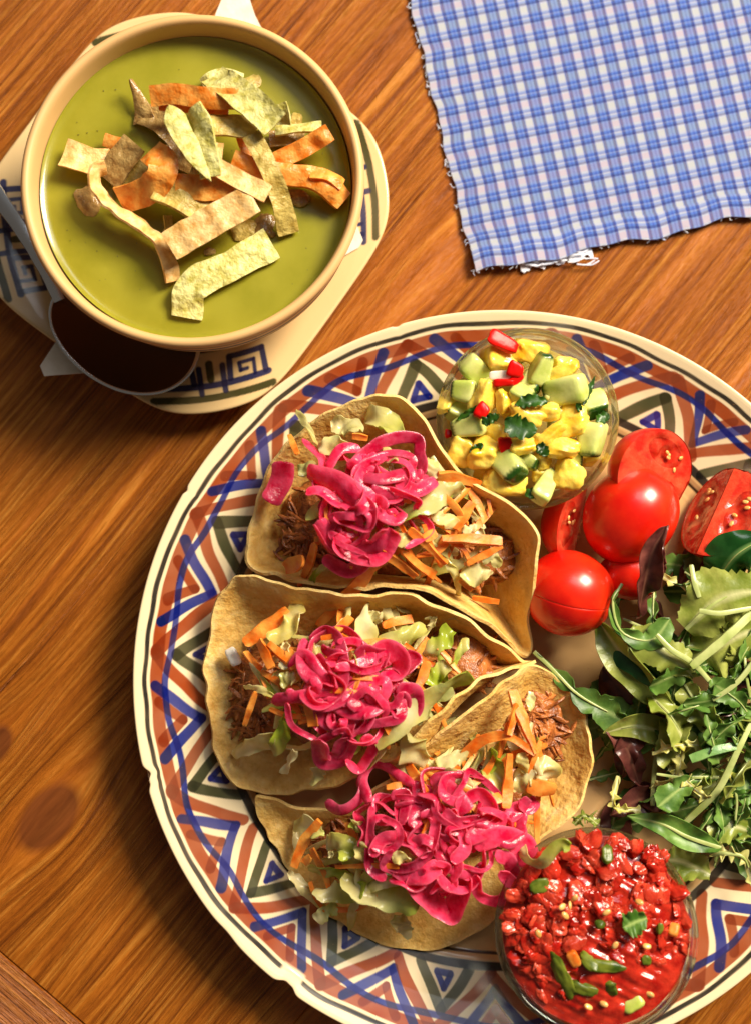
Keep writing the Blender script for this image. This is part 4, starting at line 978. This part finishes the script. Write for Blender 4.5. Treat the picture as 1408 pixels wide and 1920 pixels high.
for i, (x, y, w, h, a) in enumerate([(410, 530, 130, 190, 15), (540, 570, 90, 150, -10), (140, 570, 80, 165, 12), (240, 920, 140, 190, 20), (400, 920, 160, 220, 15), (900, 380, 250, 110, -30), (960, 320, 140, 110, -20), (1020, 700, 150, 260, 5), (690, 660, 200, 140, 15), (840, 640, 120, 110, 0), (880, 790, 180, 85, -38), (930, 890, 180, 140, 10), (990, 1070, 170, 200, 20), (540, 1130, 230, 160, 5), (660, 880, 150, 100, -10), (500, 270, 180, 170, 0), (715, 215, 190, 150, 10), (820, 1070, 150, 90, 0), (600, 620, 150, 90, -20), (790, 990, 120, 110, 20), (1060, 900, 120, 120, 0), (320, 830, 140, 120, 0), (460, 780, 140, 120, 0), (760, 850, 120, 110, 30), (420, 1060, 150, 120, 20), (1150, 950, 110, 110, 0)]):
    piece(kY, x, y, w, h, a, M_pine, 'pineapple_chunk', 'juicy yellow pineapple chunk in the glass relish bowl', 'pineapple', 'pineapple chunks in the relish', dz=0 if i < 17 else -.55, seed=710+i, amp=.15, p=5.0, freq=3.8, taper=.15+.35*((i*37) % 10)/10, tiltv=.6)
for i, (x, y, w, h, a) in enumerate([(340, 350, 190, 140, 35), (255, 490, 140, 140, 190), (280, 730, 180, 150, 170), (790, 340, 190, 140, -70), (960, 490, 250, 180, 175), (1150, 590, 150, 200, 70), (1140, 830, 210, 180, 95), (655, 525, 140, 120, 30), (570, 1010, 210, 180, 60), (820, 1150, 240, 130, -60), (560, 500, 160, 90, 0), (725, 440, 110, 150, 20), (200, 640, 130, 120, 200), (700, 980, 130, 120, 30), (450, 400, 120, 100, 20), (620, 240, 140, 120, -40), (880, 530, 120, 120, 0), (1000, 980, 120, 100, 0), (900, 680, 90, 150, 10)]):
    piece(kY, x, y, w, h, a, M_cuc, 'cucumber_dice', 'pale green cucumber dice with dark peel in the glass relish bowl', 'cucumber', 'cucumber dice in the relish', dz=.05 if i < 10 else -.4, seed=740+i, skin=True, p=6.0, amp=.06, tiltv=.4, freq=1.6, taper=.1+.4*((i*53) % 10)/10)
for i, (x, y, w, h, a, dz) in enumerate([(530, 155, 190, 110, 25, .95), (612, 345, 90, 100, 20, .6), (530, 437, 120, 50, 0, .4), (380, 632, 75, 110, 35, .55), (550, 880, 85, 130, -10, .1), (150, 790, 40, 60, 0, .1), (620, 410, 90, 60, -30, .3)]):
    piece(kY, x, y, w, h, a, M_chili, 'chilli_piece', 'large red chilli piece standing on top of the pineapple relish' if i == 0 else 'small red chilli piece in the glass relish bowl', 'chilli', None if i == 0 else 'small chilli pieces in the relish', dz=dz, seed=770+i, p=4, amp=.08, tiltv=.2, thick=.28, taper=.35)
piece(kY, 510, 385, 130, 55, 0, M_dice, 'onion_dice', 'white onion sliver beside the red chilli in the relish bowl', 'onion', None, dz=.35, seed=790, thick=.2)

# ---------------------------------------------------------------- leaves
def leaf_mesh(P, w, kind, seed, n=44, mm=11, cup=.15, ruffle=.08, th=.035, roll=0.0, twist=0.0):
    n = 96 if kind == 'frisee' else 56 if kind == 'arugula' else n
    r = np.random.default_rng(seed); C = catmull(P, n); t = np.linspace(0, 1, n)
    T, B, N = frames(C, roll+twist*(t-.5)+np.zeros(n))
    if kind == 'spinach': hl = hr = np.sin(np.pi*np.clip(t, .0, 1)**.85)**.75
    elif kind == 'arugula':
        def lob(ph):
            env = np.interp(t, [0, .12, .35, .6, .82, .95, 1], [.06, .10, .42, .62, 1.0, .8, .08])
            lo = .22+.78*np.abs(np.sin(t*np.pi*3.9+ph))**.8
            return env*np.where(t > .72, .70+.30*lo, lo)*(1+.06*np.sin(t*60+ph))
        hl, hr = lob(r.uniform(-.3, .3)), lob(r.uniform(-.3, .3)+.25)
    elif kind == 'frisee':
        def sp(ph):
            s = np.zeros(n)+.30+.10*np.sin(t*9+ph)
            for c in np.linspace(.25, .95, 4)+r.normal(0, .05, 4): s = np.maximum(s, np.clip(1-np.abs(t-c+.02)/.06, 0, 1)**.8*r.uniform(.6, 1.2))
            return np.maximum(s, .1)*np.interp(t, [0, .2, 1], [.6, 1, .7])
        hl, hr = sp(0), sp(1)
    elif kind == 'coriander':
        def cl(ph):
            return np.interp(t, [0, .08, .3, .7, .9, 1], [.06, .3, 1, .95, .6, .25])*(.72+.28*np.abs(np.sin(t*np.pi*5+ph)))
        hl, hr = cl(0), cl(.6)
    else:
        def ra(): return np.sin(np.pi*np.clip(t, .03, .97)**.8)**.6*(1+.05*r.normal(size=n)+.18*np.sin(t*13+r.uniform(0, 6))+.07*np.abs(np.sin(t*31+r.uniform(0, 6)))*np.sin(t*5+r.uniform(0, 6)))
        hl, hr = ra(), ra()
    G = np.zeros((n, mm, 3)); tint = np.zeros((n, mm)); ph = r.uniform(0, 6.28, 4)
    for j in range(mm):
        s = -1+2*j/(mm-1)
        ww = w/2*np.where(s < 0, hl, hr)*s
        lift = cup*w*s*s*np.where(s < 0, hl, hr)+ruffle*s*s*(np.sin(t*17+ph[0]+s)+.6*np.sin(t*29+ph[1]))+.4*ruffle*np.sin(t*6+ph[2]+2*s)
        sh = -.12*w*abs(s)*np.where(kind == 'frisee', 0, 1)
        G[:, j] = C+B*ww[:, None]+N*lift[:, None]+T*(sh*np.sin(np.pi*t))[:, None]
        tint[:, j] = max(0, 1-abs(s)*6)
    return sheet_mesh(G, th, tint=tint)
def leaf(name, pts, w, kind, mat, label, cat, group=None, seed=0, stem=None, **kw):
    V, F, T = leaf_mesh(pts, w, kind, seed, **kw)
    o = obj(name, V, F, mat, label=label, cat=cat, group=group, attrs={'tint': T})
    if stem:
        C = catmull(pts, 20)[:16]
        V, F, _ = ribbon_mesh(C+np.array([0, 0, .02]), stem*.8, stem*.5, n=16, ends=.8, shape=lambda t: 1-.7*t)
        obj('midrib', V, F, M_stem, o)
    return o
M_rocket = organic('rocket leaf', lin(58, 98, 26), lin(122, 158, 70), 110, c3=lin(160, 182, 104), rough=.42, bump=.4, bscale=260, rnd=.18, transl=.25)
M_spin = organic('baby spinach', lin(20, 66, 22), lin(52, 108, 48), 70, c3=lin(120, 160, 90), rough=.22, bump=.3, bscale=160, rnd=.1, transl=.2, coat=.25)
M_pale = organic('pale salad leaf', lin(128, 144, 48), lin(186, 190, 98), 80, c3=lin(222, 220, 160), rough=.32, bump=.5, bscale=180, bdist=.001, rnd=.1, transl=.28)
M_yel = organic('yellow frisee', lin(196, 190, 84), lin(228, 222, 150), 100, c3=lin(240, 236, 204), rough=.35, bump=.2, rnd=.12, transl=.28)
M_purple = organic('red salad leaf', lin(72, 30, 30), lin(134, 76, 66), 110, c3=lin(150, 96, 78), rough=.28, bump=.4, bscale=240, rnd=.15, transl=.25)
M_stem = organic('salad stem', lin(158, 172, 92), lin(206, 212, 142), 90, rough=.3, bump=.1, rnd=.15, transl=.15)

for i, (pts, w) in enumerate([([(540, 690), (640, 750), (760, 770)], .75), ([(610, 590), (720, 560), (835, 570)], .42), ([(300, 940), (340, 900), (385, 860)], .3), ([(380, 720), (430, 690), (500, 665)], .35), ([(200, 700), (280, 650), (360, 595)], .2), ([(1165, 395), (1120, 500), (1085, 590)], .18), ([(1180, 720), (1220, 680), (1265, 660)], .38), ([(680, 1220), (735, 1205), (790, 1240)], .35), ([(760, 870), (800, 900), (840, 940)], .4), ([(1040, 570), (1055, 610), (1050, 640)], .2)]):
    leaf('coriander_leaf', [W(*kY(x, y), relz(*kY(x, y))+.55) for x, y in pts], w*1.25, 'coriander', M_cil, 'large dark coriander leaf on top of the pineapple relish' if i == 0 else 'small dark green coriander scrap on the pineapple relish', 'coriander', None if i == 0 else 'coriander scraps on the relish', seed=800+i, n=30, mm=9, cup=.1, ruffle=.05)

# ---------------------------------------------------------------- red salsa
toR, RR, hR = glass_bowl(1117, 1746, 5.0, 3.72, math.radians(7), math.radians(120), 'small clear glass bowl holding chunky red tomato salsa')
M_salsa = organic('tomato salsa', lin(146, 18, 10), lin(196, 52, 32), 150, rough=.16, bump=.4, bscale=260, bdist=.0015, rnd=0, sss=.3, sssr=(1, .2, .1), ssss=.004, coat=.2)
M_tchunk = organic('chopped tomato', lin(164, 24, 14), lin(210, 78, 52), 150, rough=.19, bump=.5, bscale=280, bdist=.0014, rnd=.2, sss=.4, sssr=(1, .25, .12), ssss=.004, coat=.1, spec=.35)
M_pepper = organic('green pepper', lin(48, 70, 14), lin(108, 116, 36), 160, rough=.3, bump=.3, rnd=.2, spec=.3)
M_seed = organic('tomato seed', lin(222, 150, 72), lin(240, 190, 116), 300, rough=.25, bump=.1, rnd=.08, coat=.3)
disc(toR, RR*.91, -.42, M_salsa, 'tomato_salsa', 'wet red tomato salsa filling the glass bowl', 'salsa', .16, 3.0, 901, dome=.72, n=110, nA=260)
kR = crop(900, 1520, 2.772)
def salz(px, py):
    d = math.hypot(px-1120, py-1735)/185
    return 4.62+.62*max(0, 1-d*d)
r = np.random.default_rng(77)
for i in range(230):
    a = r.uniform(0, 6.28); f = math.sqrt(r.uniform(0, 1)); px, py = 1122+166*f*math.cos(a), 1732+165*f*math.sin(a)
    s = r.uniform(.25, .66)
    V, F, T = chunk((s*1.5, s*1.05, s*.5), rot(r.normal(0, .4), r.normal(0, .4), r.uniform(0, 6.28)), W(px, py, salz(px, py)+r.uniform(-.06, .06)), p=2.4, seed=910+i, amp=.30, freq=4.0, sub=4)
    obj('tomato_chunk', V, F, M_tchunk if i % 3 else M_salsa, label=('small' if s < .39 else 'middling' if s < .53 else 'large')+(' bright' if i % 3 else ' dark')+' red tomato chunk '+('in the middle of the salsa' if f < .45 else 'half way out in the salsa' if f < .75 else 'near the glass of the salsa bowl')+(' facing the tacos' if math.cos(a) < -.35 else ' facing the salad' if math.sin(a) < -.35 else ' facing the painted rim'), cat='tomato', group='tomato chunks in the salsa', attrs={'tint': T})
for i, (x, y, w, h, a) in enumerate([(305, 390, 95, 60, -10), (655, 225, 45, 75, 10), (430, 860, 70, 210, -25), (540, 930, 100, 50, 20), (640, 810, 150, 45, 5), (660, 920, 90, 60, 0), (620, 590, 45, 35, 0), (930, 610, 30, 50, 0), (860, 780, 40, 40, 0), (560, 780, 50, 90, -30)]):
    piece(kR, x, y, w, h, a, M_pepper, 'pepper_piece', ('big' if w*h > 7000 else 'tiny' if w*h < 2200 else 'middling')+' dark green pepper piece in the red salsa', 'pepper', 'green pepper pieces in the salsa', dz=.30, seed=1010+i, sc=2.772, zf=salz, thick=.2, p=2.6, amp=.28, tiltv=.3)
for i, (x, y, w, h, a) in enumerate([(790, 1000, 90, 65, -35), (485, 770, 45, 70, -25), (1005, 620, 40, 55, 10)]):
    piece(kR, x, y, w, h, a, M_cuc if i == 0 else M_carrot, 'pepper_piece', ['pale yellow green pepper cube at the lower edge of the red salsa', 'amber pepper piece beside the dark green strip in the salsa', 'orange pepper piece near the glass of the salsa bowl'][i], 'pepper', None, dz=.32, seed=1030+i, sc=2.772, zf=salz, thick=.3, amp=.06, tiltv=.2)
for i, (x, y) in enumerate([(425, 500), (465, 492), (655, 530), (825, 475), (865, 705), (880, 955), (640, 1005), (440, 545), (490, 455), (700, 700), (560, 1020), (300, 640)]):
    px, py = kR(x, y)
    V, F, T = chunk((.34, .22, .12), rot(r.normal(0, .4), r.normal(0, .4), r.uniform(0, 6.28)), W(px, py, salz(px, py)+.46), p=2.2, sub=2, amp=.05, seed=1040+i)
    obj('tomato_seed', V, F, M_seed, label='pale tomato seed on the red salsa', cat='seed', group='tomato seeds on the salsa', attrs={'tint': T})
leaf('coriander_leaf', [W(*kR(x, y), salz(*kR(x, y))+.5) for x, y in [(740, 610), (800, 580), (865, 560)]], 1.0, 'coriander', M_rocket, 'pale green coriander leaf lying on the red salsa', 'coriander', seed=1060, n=30, mm=9)

# ---------------------------------------------------------------- cherry tomatoes
M_tskin = organic('tomato skin', lin(200, 16, 5), lin(226, 44, 14), 60, rough=.27, bump=.12, bscale=140, rnd=.04, sss=.25, sssr=(1, .12, .05), ssss=.006, coat=.15)
def flesh_mat():
    m = NT('tomato flesh'); co = m.coords(); n1 = m.noise(co, 130, 4)
    a = m.attr('tint').outputs['Fac']
    col = m.ramp(a, [(0, lin(206, 40, 28)), (.45, lin(214, 66, 40)), (.55, lin(176, 22, 14)), (1, lin(190, 44, 24))])
    col = m.mix(m.ramp(n1, [(.45, (0, 0, 0)), (.7, (.4, .4, .4))]), col, lin(230, 120, 80))
    m.P(Base_Color=col, Roughness=.16, Coat_Weight=.5, Coat_Roughness=.08, Subsurface_Weight=.35, Subsurface_Radius=(1, .2, .1), Subsurface_Scale=.004)
    m.bump(m.noise(co, 240, 3), .5, .0015)
    return m.m
M_flesh = flesh_mat()
def tomato(c, r, R, span, label, seed=0, long=1.12, seeds=True, score=None):
    """a piece of cherry tomato: the skin covers longitudes -span..span round the local z axis, cut faces close it"""
    t = empty('tomato_piece', c, label, 'tomato')
    R = np.asarray(R); to = lambda P: (np.asarray(P)*r) @ R.T + c
    full = span >= math.pi-.01
    nl, nt = (360 if score is not None else 64), 40
    ph = np.linspace(-span, span, nl); la = np.linspace(-math.pi/2, math.pi/2, nt)
    dim = 1-.05*np.exp(-((la-math.pi/2)/.25)**2)
    G = np.stack([np.cos(la)[:, None]*np.cos(ph), np.cos(la)[:, None]*np.sin(ph), (long*np.sin(la)*dim)[:, None]*np.ones(nl)], -1)
    G *= (1+.012*SN(seed, 1.5)(G)+.006*SN(seed+1, 4)(G))[..., None]
    if score is not None: G *= (1-.013*np.exp(-((ph-score)/.016)**2))[None, :, None]
    idx = np.arange(nt*nl).reshape(nt, nl)
    F = np.stack([idx[:-1, :-1], idx[:-1, 1:], idx[1:, 1:], idx[1:, :-1]], -1).reshape(-1, 4)
    obj('skin', to(G.reshape(-1, 3)), F, M_tskin, t)
    if full: return t
    rg = np.random.default_rng(seed)
    for s in (-1, 1):
        a = s*span; er = np.array([math.cos(a), math.sin(a), 0]); en = np.array([math.sin(a), -math.cos(a), 0])*(-s)*-1
        en = np.array([-math.sin(a), math.cos(a), 0])*s
        n1, n2 = 20, 44
        G = np.zeros((n1, n2, 3)); T = np.zeros((n1, n2))
        for i in range(n1):
            f = i/(n1-1)
            for j in range(n2):
                l = -math.pi/2+math.pi*j/(n2-1)
                x, z = f*math.cos(l), f*long*math.sin(l)*(.95 if l > 1.3 else 1)
                q = ((x-.52)/.30)**2+(z/.62)**2
                gel = 1/(1+math.exp((q-1)*6))
                bumpz = -.05*gel+.06*gel*math.sin(9*x+seed)*math.sin(8*z+seed*2)+.02*math.exp(-(x/.15)**2)
                G[i, j] = er*x+np.array([0, 0, z])+en*(bumpz if f < .97 else -.015)
                T[i, j] = .9*gel+.0
                if x < .2: T[i, j] = .42*(1-gel)
        idx = np.arange(n1*n2).reshape(n1, n2)
        F = np.stack([idx[:-1, :-1], idx[:-1, 1:], idx[1:, 1:], idx[1:, :-1]], -1).reshape(-1, 4)
        if s > 0: F = F[:, ::-1]
        fl = obj('cut_face', to(G.reshape(-1, 3)), F, M_flesh, t, attrs={'tint': T.ravel()})
        if seeds:
            for q in range(5):
                x, z = .52+rg.normal(0, .12), rg.uniform(-.5, .5)
                V, F2, T2 = chunk((.14, .05, .09), rot(0, rg.uniform(0, 3), a), er*x+np.array([0, 0, z])+en*.005, p=2.2, sub=2, amp=.03)
                obj('seed', to(V), F2, M_seed, fl, attrs={'tint': T2})
    return t
def basis(xdir, zdir):
    """columns: local x (middle of the skin) and z (stem axis) in world"""
    x = np.asarray(xdir, float); x /= np.linalg.norm(x); z = np.asarray(zdir, float); z -= x*(x@z); z /= np.linalg.norm(z)
    return np.stack([x, np.cross(z, x), z], 1)
# whole-looking halves show the skin, x axis up towards the camera
tomato(W(1065, 1112, 2.75), 1.66, basis((-.2, -.1, .95), (.95, -.25, .1)), math.pi*.72, 'round shiny cherry tomato touching the folded tortilla, scored across its skin', 3, long=1.06, score=.22)
tomato(W(1182, 965, 2.95), 1.78, basis((-.15, -.25, .95), (.55, .8, .2)), math.pi*.5, 'glossy cherry tomato half resting skin up in the middle of the tomatoes', 5, long=1.12)
tomato(W(1228, 888, 3.35), 1.72, basis((-.50, .35, -.70), (.80, -.45, .20)), math.pi*.5, 'cherry tomato half with wet cut face tilted up behind the glossy one', 7, long=1.18)
tomato(W(1342, 955, 3.0), 1.85, basis((.55, -.35, -.55), (.12, .95, .15)), math.pi*.40, 'cherry tomato wedge with seedy cut face beside the spinach leaf', 9, long=1.05)
tomato(W(1085, 985, 2.2), 1.5, basis((-.75, .2, -.35), (.25, .9, .2)), math.pi*.42, 'cherry tomato wedge wedged low between the relish bowl and two tomatoes', 11, long=1.1)
tomato(W(1182, 1075, 2.3), 1.05, basis((-.2, -.5, .75), (.9, -.1, .2)), math.pi*.45, 'small cherry tomato piece half hidden under the purple leaf', 13, long=1.2)

# ---------------------------------------------------------------- salad
def wp(pts, z): return [W(x, y, zz) for (x, y), zz in zip(pts, z)]
SAL = 'in the green salad'
# bed of darker leaves low on the plate
r = np.random.default_rng(55)
def inpoly(x, y, P):
    c = False; j = len(P)-1
    for i in range(len(P)):
        if (P[i][1] > y) != (P[j][1] > y) and x < (P[j][0]-P[i][0])*(y-P[i][1])/(P[j][1]-P[i][1])+P[i][0]: c = not c
        j = i
    return c
POLY = [(1125, 1190), (1160, 1090), (1265, 1035), (1420, 1000), (1500, 1100), (1520, 1400), (1470, 1600), (1380, 1610), (1290, 1580), (1210, 1545), (1120, 1550), (1125, 1440), (1110, 1340), (1075, 1290)]
POLYT = [(1200, 1240), (1230, 1100), (1300, 1070), (1420, 1050), (1500, 1150), (1510, 1400), (1470, 1580), (1390, 1590), (1310, 1560), (1260, 1480), (1230, 1380)]
def spot(P):
    while True:
        x, y = r.uniform(1050, 1520), r.uniform(980, 1640)
        if inpoly(x, y, P): return x, y
def salad_z(x, y):
    d = math.hypot((x-1370)/300, (y-1300)/330); return 1.25+2.3*max(0, 1-d*d)
def rleaf(kind, mat, name, label, cat, group, P, Lr, wr, lift, seed, stem=None, **kw):
    x, y = spot(P)
    near = 'close to the tomatoes' if y < 1130 else 'close to the red salsa bowl' if y > 1480 and x < 1330 else 'close to the painted rim' if y > 1500 else 'close to the open tortilla' if x < 1190 else 'in the heart of the salad'; a = r.uniform(0, 6.28); L = r.uniform(*Lr)*50; b = r.normal(0, .6)
    z0 = salad_z(x, y)+lift+r.uniform(-.2, .3)
    wl_ = r.uniform(*wr)
    label = ('long ' if L > sum(Lr)*25 else 'short ')+('broad ' if wl_ > sum(wr)/2 else 'slim ')+label.replace(SAL, near)
    pts = [(x-L/2*math.cos(a), y-L/2*math.sin(a)), (x, y), (x+L/2*math.cos(a+b), y+L/2*math.sin(a+b))]
    zs = [max(1.15, z0-r.uniform(0, .8)), z0+.15, max(1.15, z0-r.uniform(-.3, .8))]
    pts = [p for p in pts]
    leaf(name, wp(pts, zs), wl_, kind, mat, label, cat, group, seed=seed, stem=stem, roll=r.normal(0, .5), twist=r.normal(0, .6), **kw)
for i in range(26): rleaf('arugula', M_rocket, 'rocket_leaf', 'dark rocket leaf low '+SAL, 'rocket', 'low rocket leaves in the salad', POLY, (2.0, 3.6), (1.0, 1.7), -.5, 1100+i, stem=.11, cup=.1, ruffle=.1)
for i in range(9): rleaf('spinach', M_purple, 'red_leaf', 'dark red leaf buried '+SAL, 'red leaf', 'dark red leaves in the salad', POLY, (2.0, 3.2), (.9, 1.5), -.3, 1140+i)
for i in range(11): rleaf('frisee', M_yel, 'frisee_frond', 'thin yellow frisee frond '+SAL, 'frisee', 'yellow frisee fronds in the salad', POLYT, (1.6, 3.0), (.5, .9), .1, 1160+i, cup=.1, ruffle=.08)
for i in range(52): rleaf('arugula', M_rocket, 'rocket_leaf', 'mid green rocket leaf on top '+SAL, 'rocket', 'upper rocket leaves in the salad', POLYT, (1.6, 3.2), (.6, 1.2), .15, 1180+i, stem=.09, cup=.12, ruffle=.12)
for i in range(13): rleaf('lettuce', M_pale, 'salad_leaf', 'pale green torn leaf '+SAL, 'lettuce', 'pale torn leaves in the salad', POLYT, (1.8, 3.0), (1.0, 1.8), .0, 1230+i, stem=.12, cup=.1, ruffle=.18)
for i in range(9):
    x, y = spot(POLYT); a = r.uniform(0, 6.28); L = r.uniform(1.2, 2.6)*25; z0 = salad_z(x, y)+.35
    V, F, _ = ribbon_mesh(wp([(x-L*math.cos(a), y-L*math.sin(a)), (x+r.normal(0, 6), y+r.normal(0, 6)), (x+L*math.cos(a), y+L*math.sin(a))], [z0-.2, z0, z0-.1]), r.uniform(.07, .13), .08, n=16, ends=.8)
    obj('chopped_stalk', V, F, M_stem, label='short pale leaf stem lying on the green salad', cat='stalk', group='pale stems on the salad')
POLYL = [(1105, 1330), (1200, 1300), (1270, 1400), (1250, 1540), (1110, 1548), (1130, 1440)]
for i in range(14): rleaf('arugula', M_rocket, 'rocket_leaf', 'shaded rocket leaf flat on the plate '+SAL, 'rocket', 'flat rocket leaves on the plate', POLYL, (1.6, 2.8), (.8, 1.4), -.6, 1400+i, stem=.12, cup=.06, ruffle=.06)
for i in range(3): rleaf('spinach', M_purple, 'red_leaf', 'dark red leaf flat on the plate '+SAL, 'red leaf', 'dark red leaves in the salad', POLYL, (1.8, 2.6), (.9, 1.3), -.5, 1430+i)
# leaves one can tell apart
leaf('red_leaf', wp([(1190, 1160), (1208, 1090), (1225, 1030), (1252, 985)], [2.9, 4.1, 4.9, 5.2]), 1.0, 'spinach', M_purple, 'purple brown leaf standing up against the tomatoes', 'red leaf', seed=1301, cup=.35, ruffle=.14, roll=-.2, twist=1.6)
leaf('red_leaf', wp([(1235, 1080), (1232, 1050), (1240, 1010)], [3.0, 3.5, 3.9]), .6, 'spinach', M_purple, 'small mauve leaf folded behind the purple brown leaf', 'red leaf', seed=1302, cup=.3)
leaf('spinach_leaf', wp([(1340, 1090), (1380, 1040), (1440, 1005)], [2.9, 3.9, 4.2]), 1.9, 'spinach', M_spin, 'smooth dark green spinach leaf next to the tomato wedge', 'spinach', seed=1303, cup=-.2, ruffle=.05, roll=-.2, stem=.12)
leaf('salad_leaf', wp([(1285, 1180), (1340, 1130), (1400, 1110), (1470, 1120)], [3.9, 4.3, 4.4, 4.2]), 2.3, 'lettuce', M_pale, 'large ruffled pale green leaf topping the salad', 'lettuce', seed=1304, cup=-.1, ruffle=.16, stem=.2)
leaf('salad_leaf', wp([(1290, 1250), (1330, 1220), (1390, 1190), (1440, 1170)], [3.2, 3.7, 3.9, 3.9]), 2.2, 'lettuce', M_pale, 'second ruffled pale green leaf under the large one', 'lettuce', seed=1305, cup=-.1, ruffle=.2, stem=.15)
leaf('salad_leaf', wp([(1122, 1165), (1160, 1220), (1220, 1290), (1278, 1345)], [3.0, 3.2, 3.0, 2.4]), 1.3, 'spinach', M_pale, 'long folded yellow green leaf curving beside the purple leaf', 'lettuce', seed=1306, cup=.35, roll=-.6, ruffle=.05)
leaf('spinach_leaf', wp([(1130, 1185), (1175, 1215), (1230, 1260), (1285, 1330)], [2.8, 3.2, 3.2, 2.4]), 1.5, 'spinach', M_spin, 'dark blue green leaf inside the folded yellow green leaf', 'spinach', seed=1307, cup=-.2, ruffle=.06, roll=.3)
leaf('rocket_leaf', wp([(1165, 1095), (1148, 1130), (1165, 1185), (1220, 1200), (1255, 1160)], [3.9, 4.1, 3.9, 3.9, 3.9]), 1.0, 'arugula', M_rocket, 'rocket leaf curled into a ring beside the scored tomato', 'rocket', seed=1308, stem=.16, cup=.1)
leaf('salad_leaf', wp([(1180, 1180), (1220, 1210), (1270, 1240), (1300, 1270)], [3.6, 3.9, 3.9, 3.6]), 1.5, 'lettuce', M_pale, 'torn pale leaf with a wet surface beneath the curled rocket', 'lettuce', seed=1309, cup=-.1, ruffle=.16, stem=.12)
leaf('red_leaf', wp([(1130, 1250), (1180, 1300), (1240, 1350), (1260, 1380)], [1.9, 2.2, 2.0, 1.6]), 2.2, 'spinach', M_purple, 'wide dark red leaf lying in shade below the folded leaf', 'red leaf', seed=1310, cup=-.15)
leaf('rocket_leaf', wp([(1000, 1222), (1040, 1260), (1080, 1300), (1130, 1330), (1185, 1355)], [2.3, 2.3, 2.4, 2.4, 2.2]), 1.5, 'arugula', M_rocket, 'rocket leaf whose stem points at the meeting of two tacos', 'rocket', seed=1311, stem=.2, cup=.08)
leaf('rocket_leaf', wp([(1270, 1390), (1230, 1370), (1185, 1362), (1130, 1375)], [2.2, 2.6, 2.7, 2.4]), 1.1, 'spinach', M_pale, 'light backed leaf turned over in the shaded part of the salad', 'rocket', seed=1312, stem=.12)
leaf('rocket_leaf', wp([(1350, 1590), (1290, 1570), (1240, 1545), (1175, 1530)], [2.9, 2.9, 2.8, 2.5]), 1.0, 'spinach', M_rocket, 'long stalked rocket leaf reaching over the red salsa bowl', 'rocket', seed=1313, stem=.24, cup=.2)
leaf('frisee_frond', wp([(1300, 1318), (1340, 1350), (1392, 1378)], [3.3, 3.5, 3.4]), .5, 'frisee', M_yel, 'bright yellow serrated frond across the middle of the salad', 'frisee', seed=1314)
leaf('frisee_frond', wp([(1158, 1455), (1150, 1510), (1200, 1520)], [2.2, 2.4, 2.2]), .6, 'frisee', M_yel, 'forked creamy frond above the red salsa bowl', 'frisee', seed=1315)
leaf('frisee_frond', wp([(1075, 1545), (1095, 1530), (1120, 1545)], [1.9, 2.1, 1.9]), .9, 'frisee', M_pale, 'small spiky pale frond between tortilla and salsa bowl', 'frisee', seed=1316)
leaf('frisee_frond', wp([(1330, 1600), (1360, 1600), (1395, 1610), (1410, 1660)], [2.4, 2.8, 2.9, 2.6]), .8, 'frisee', M_yel, 'white ribbed frond hanging over the painted rim', 'frisee', seed=1317, stem=.3)
leaf('salad_leaf', wp([(1250, 1610), (1290, 1620), (1330, 1640)], [1.7, 1.9, 1.8]), 1.5, 'lettuce', M_pale, 'pale translucent leaf end by the salsa bowl and rim', 'lettuce', seed=1318, ruffle=.12)
for i, (p, z, w, lab) in enumerate([([(1408, 1150), (1360, 1195), (1295, 1250)], (4.4, 4.5, 4.3), .32, 'thick pale stem lying across the ruffled leaf'), ([(1420, 1230), (1380, 1280), (1335, 1312)], (4.0, 4.1, 4.0), .2, 'straight thin pale stem with a cut white end'), ([(1420, 1330), (1385, 1400), (1345, 1480), (1285, 1540)], (3.8, 3.9, 3.5, 2.8), .26, 'long olive stem arching over the right of the salad'), ([(1230, 1190), (1260, 1220), (1300, 1245), (1345, 1295)], (4.2, 4.3, 4.1, 3.7), .2, 'green stem running under the thick pale stem'), ([(1232, 1400), (1225, 1450), (1222, 1510)], (2.2, 2.2, 2.0), .2, 'upright stem in the shaded part of the salad'), ([(1310, 1145), (1350, 1150), (1408, 1140)], (4.6, 4.7, 4.6), .18, 'curved stem on the large ruffled leaf'), ([(1295, 1060), (1300, 1090), (1310, 1120)], (4.0, 4.2, 4.2), .18, 'small upright stalk behind the large ruffled leaf')]):
    V, F, _ = ribbon_mesh(wp(p, z), w, w*.8, n=24, ends=.8)
    obj('chopped_stalk', V, F, M_stem, label=lab, cat='stalk')
M_chive = organic('cut chive', lin(70, 118, 46), lin(128, 164, 92), 120, rough=.3, bump=.3, rnd=.05)
V, F, _ = ribbon_mesh(wp([(1294, 1424), (1335, 1408), (1384, 1398)], (3.9, 4.0, 3.9)), .34, .1, roll=.3, n=20, ends=.95)
obj('chive_piece', V, F, M_chive, label='flat green cut chive lying on the salad', cat='chive')
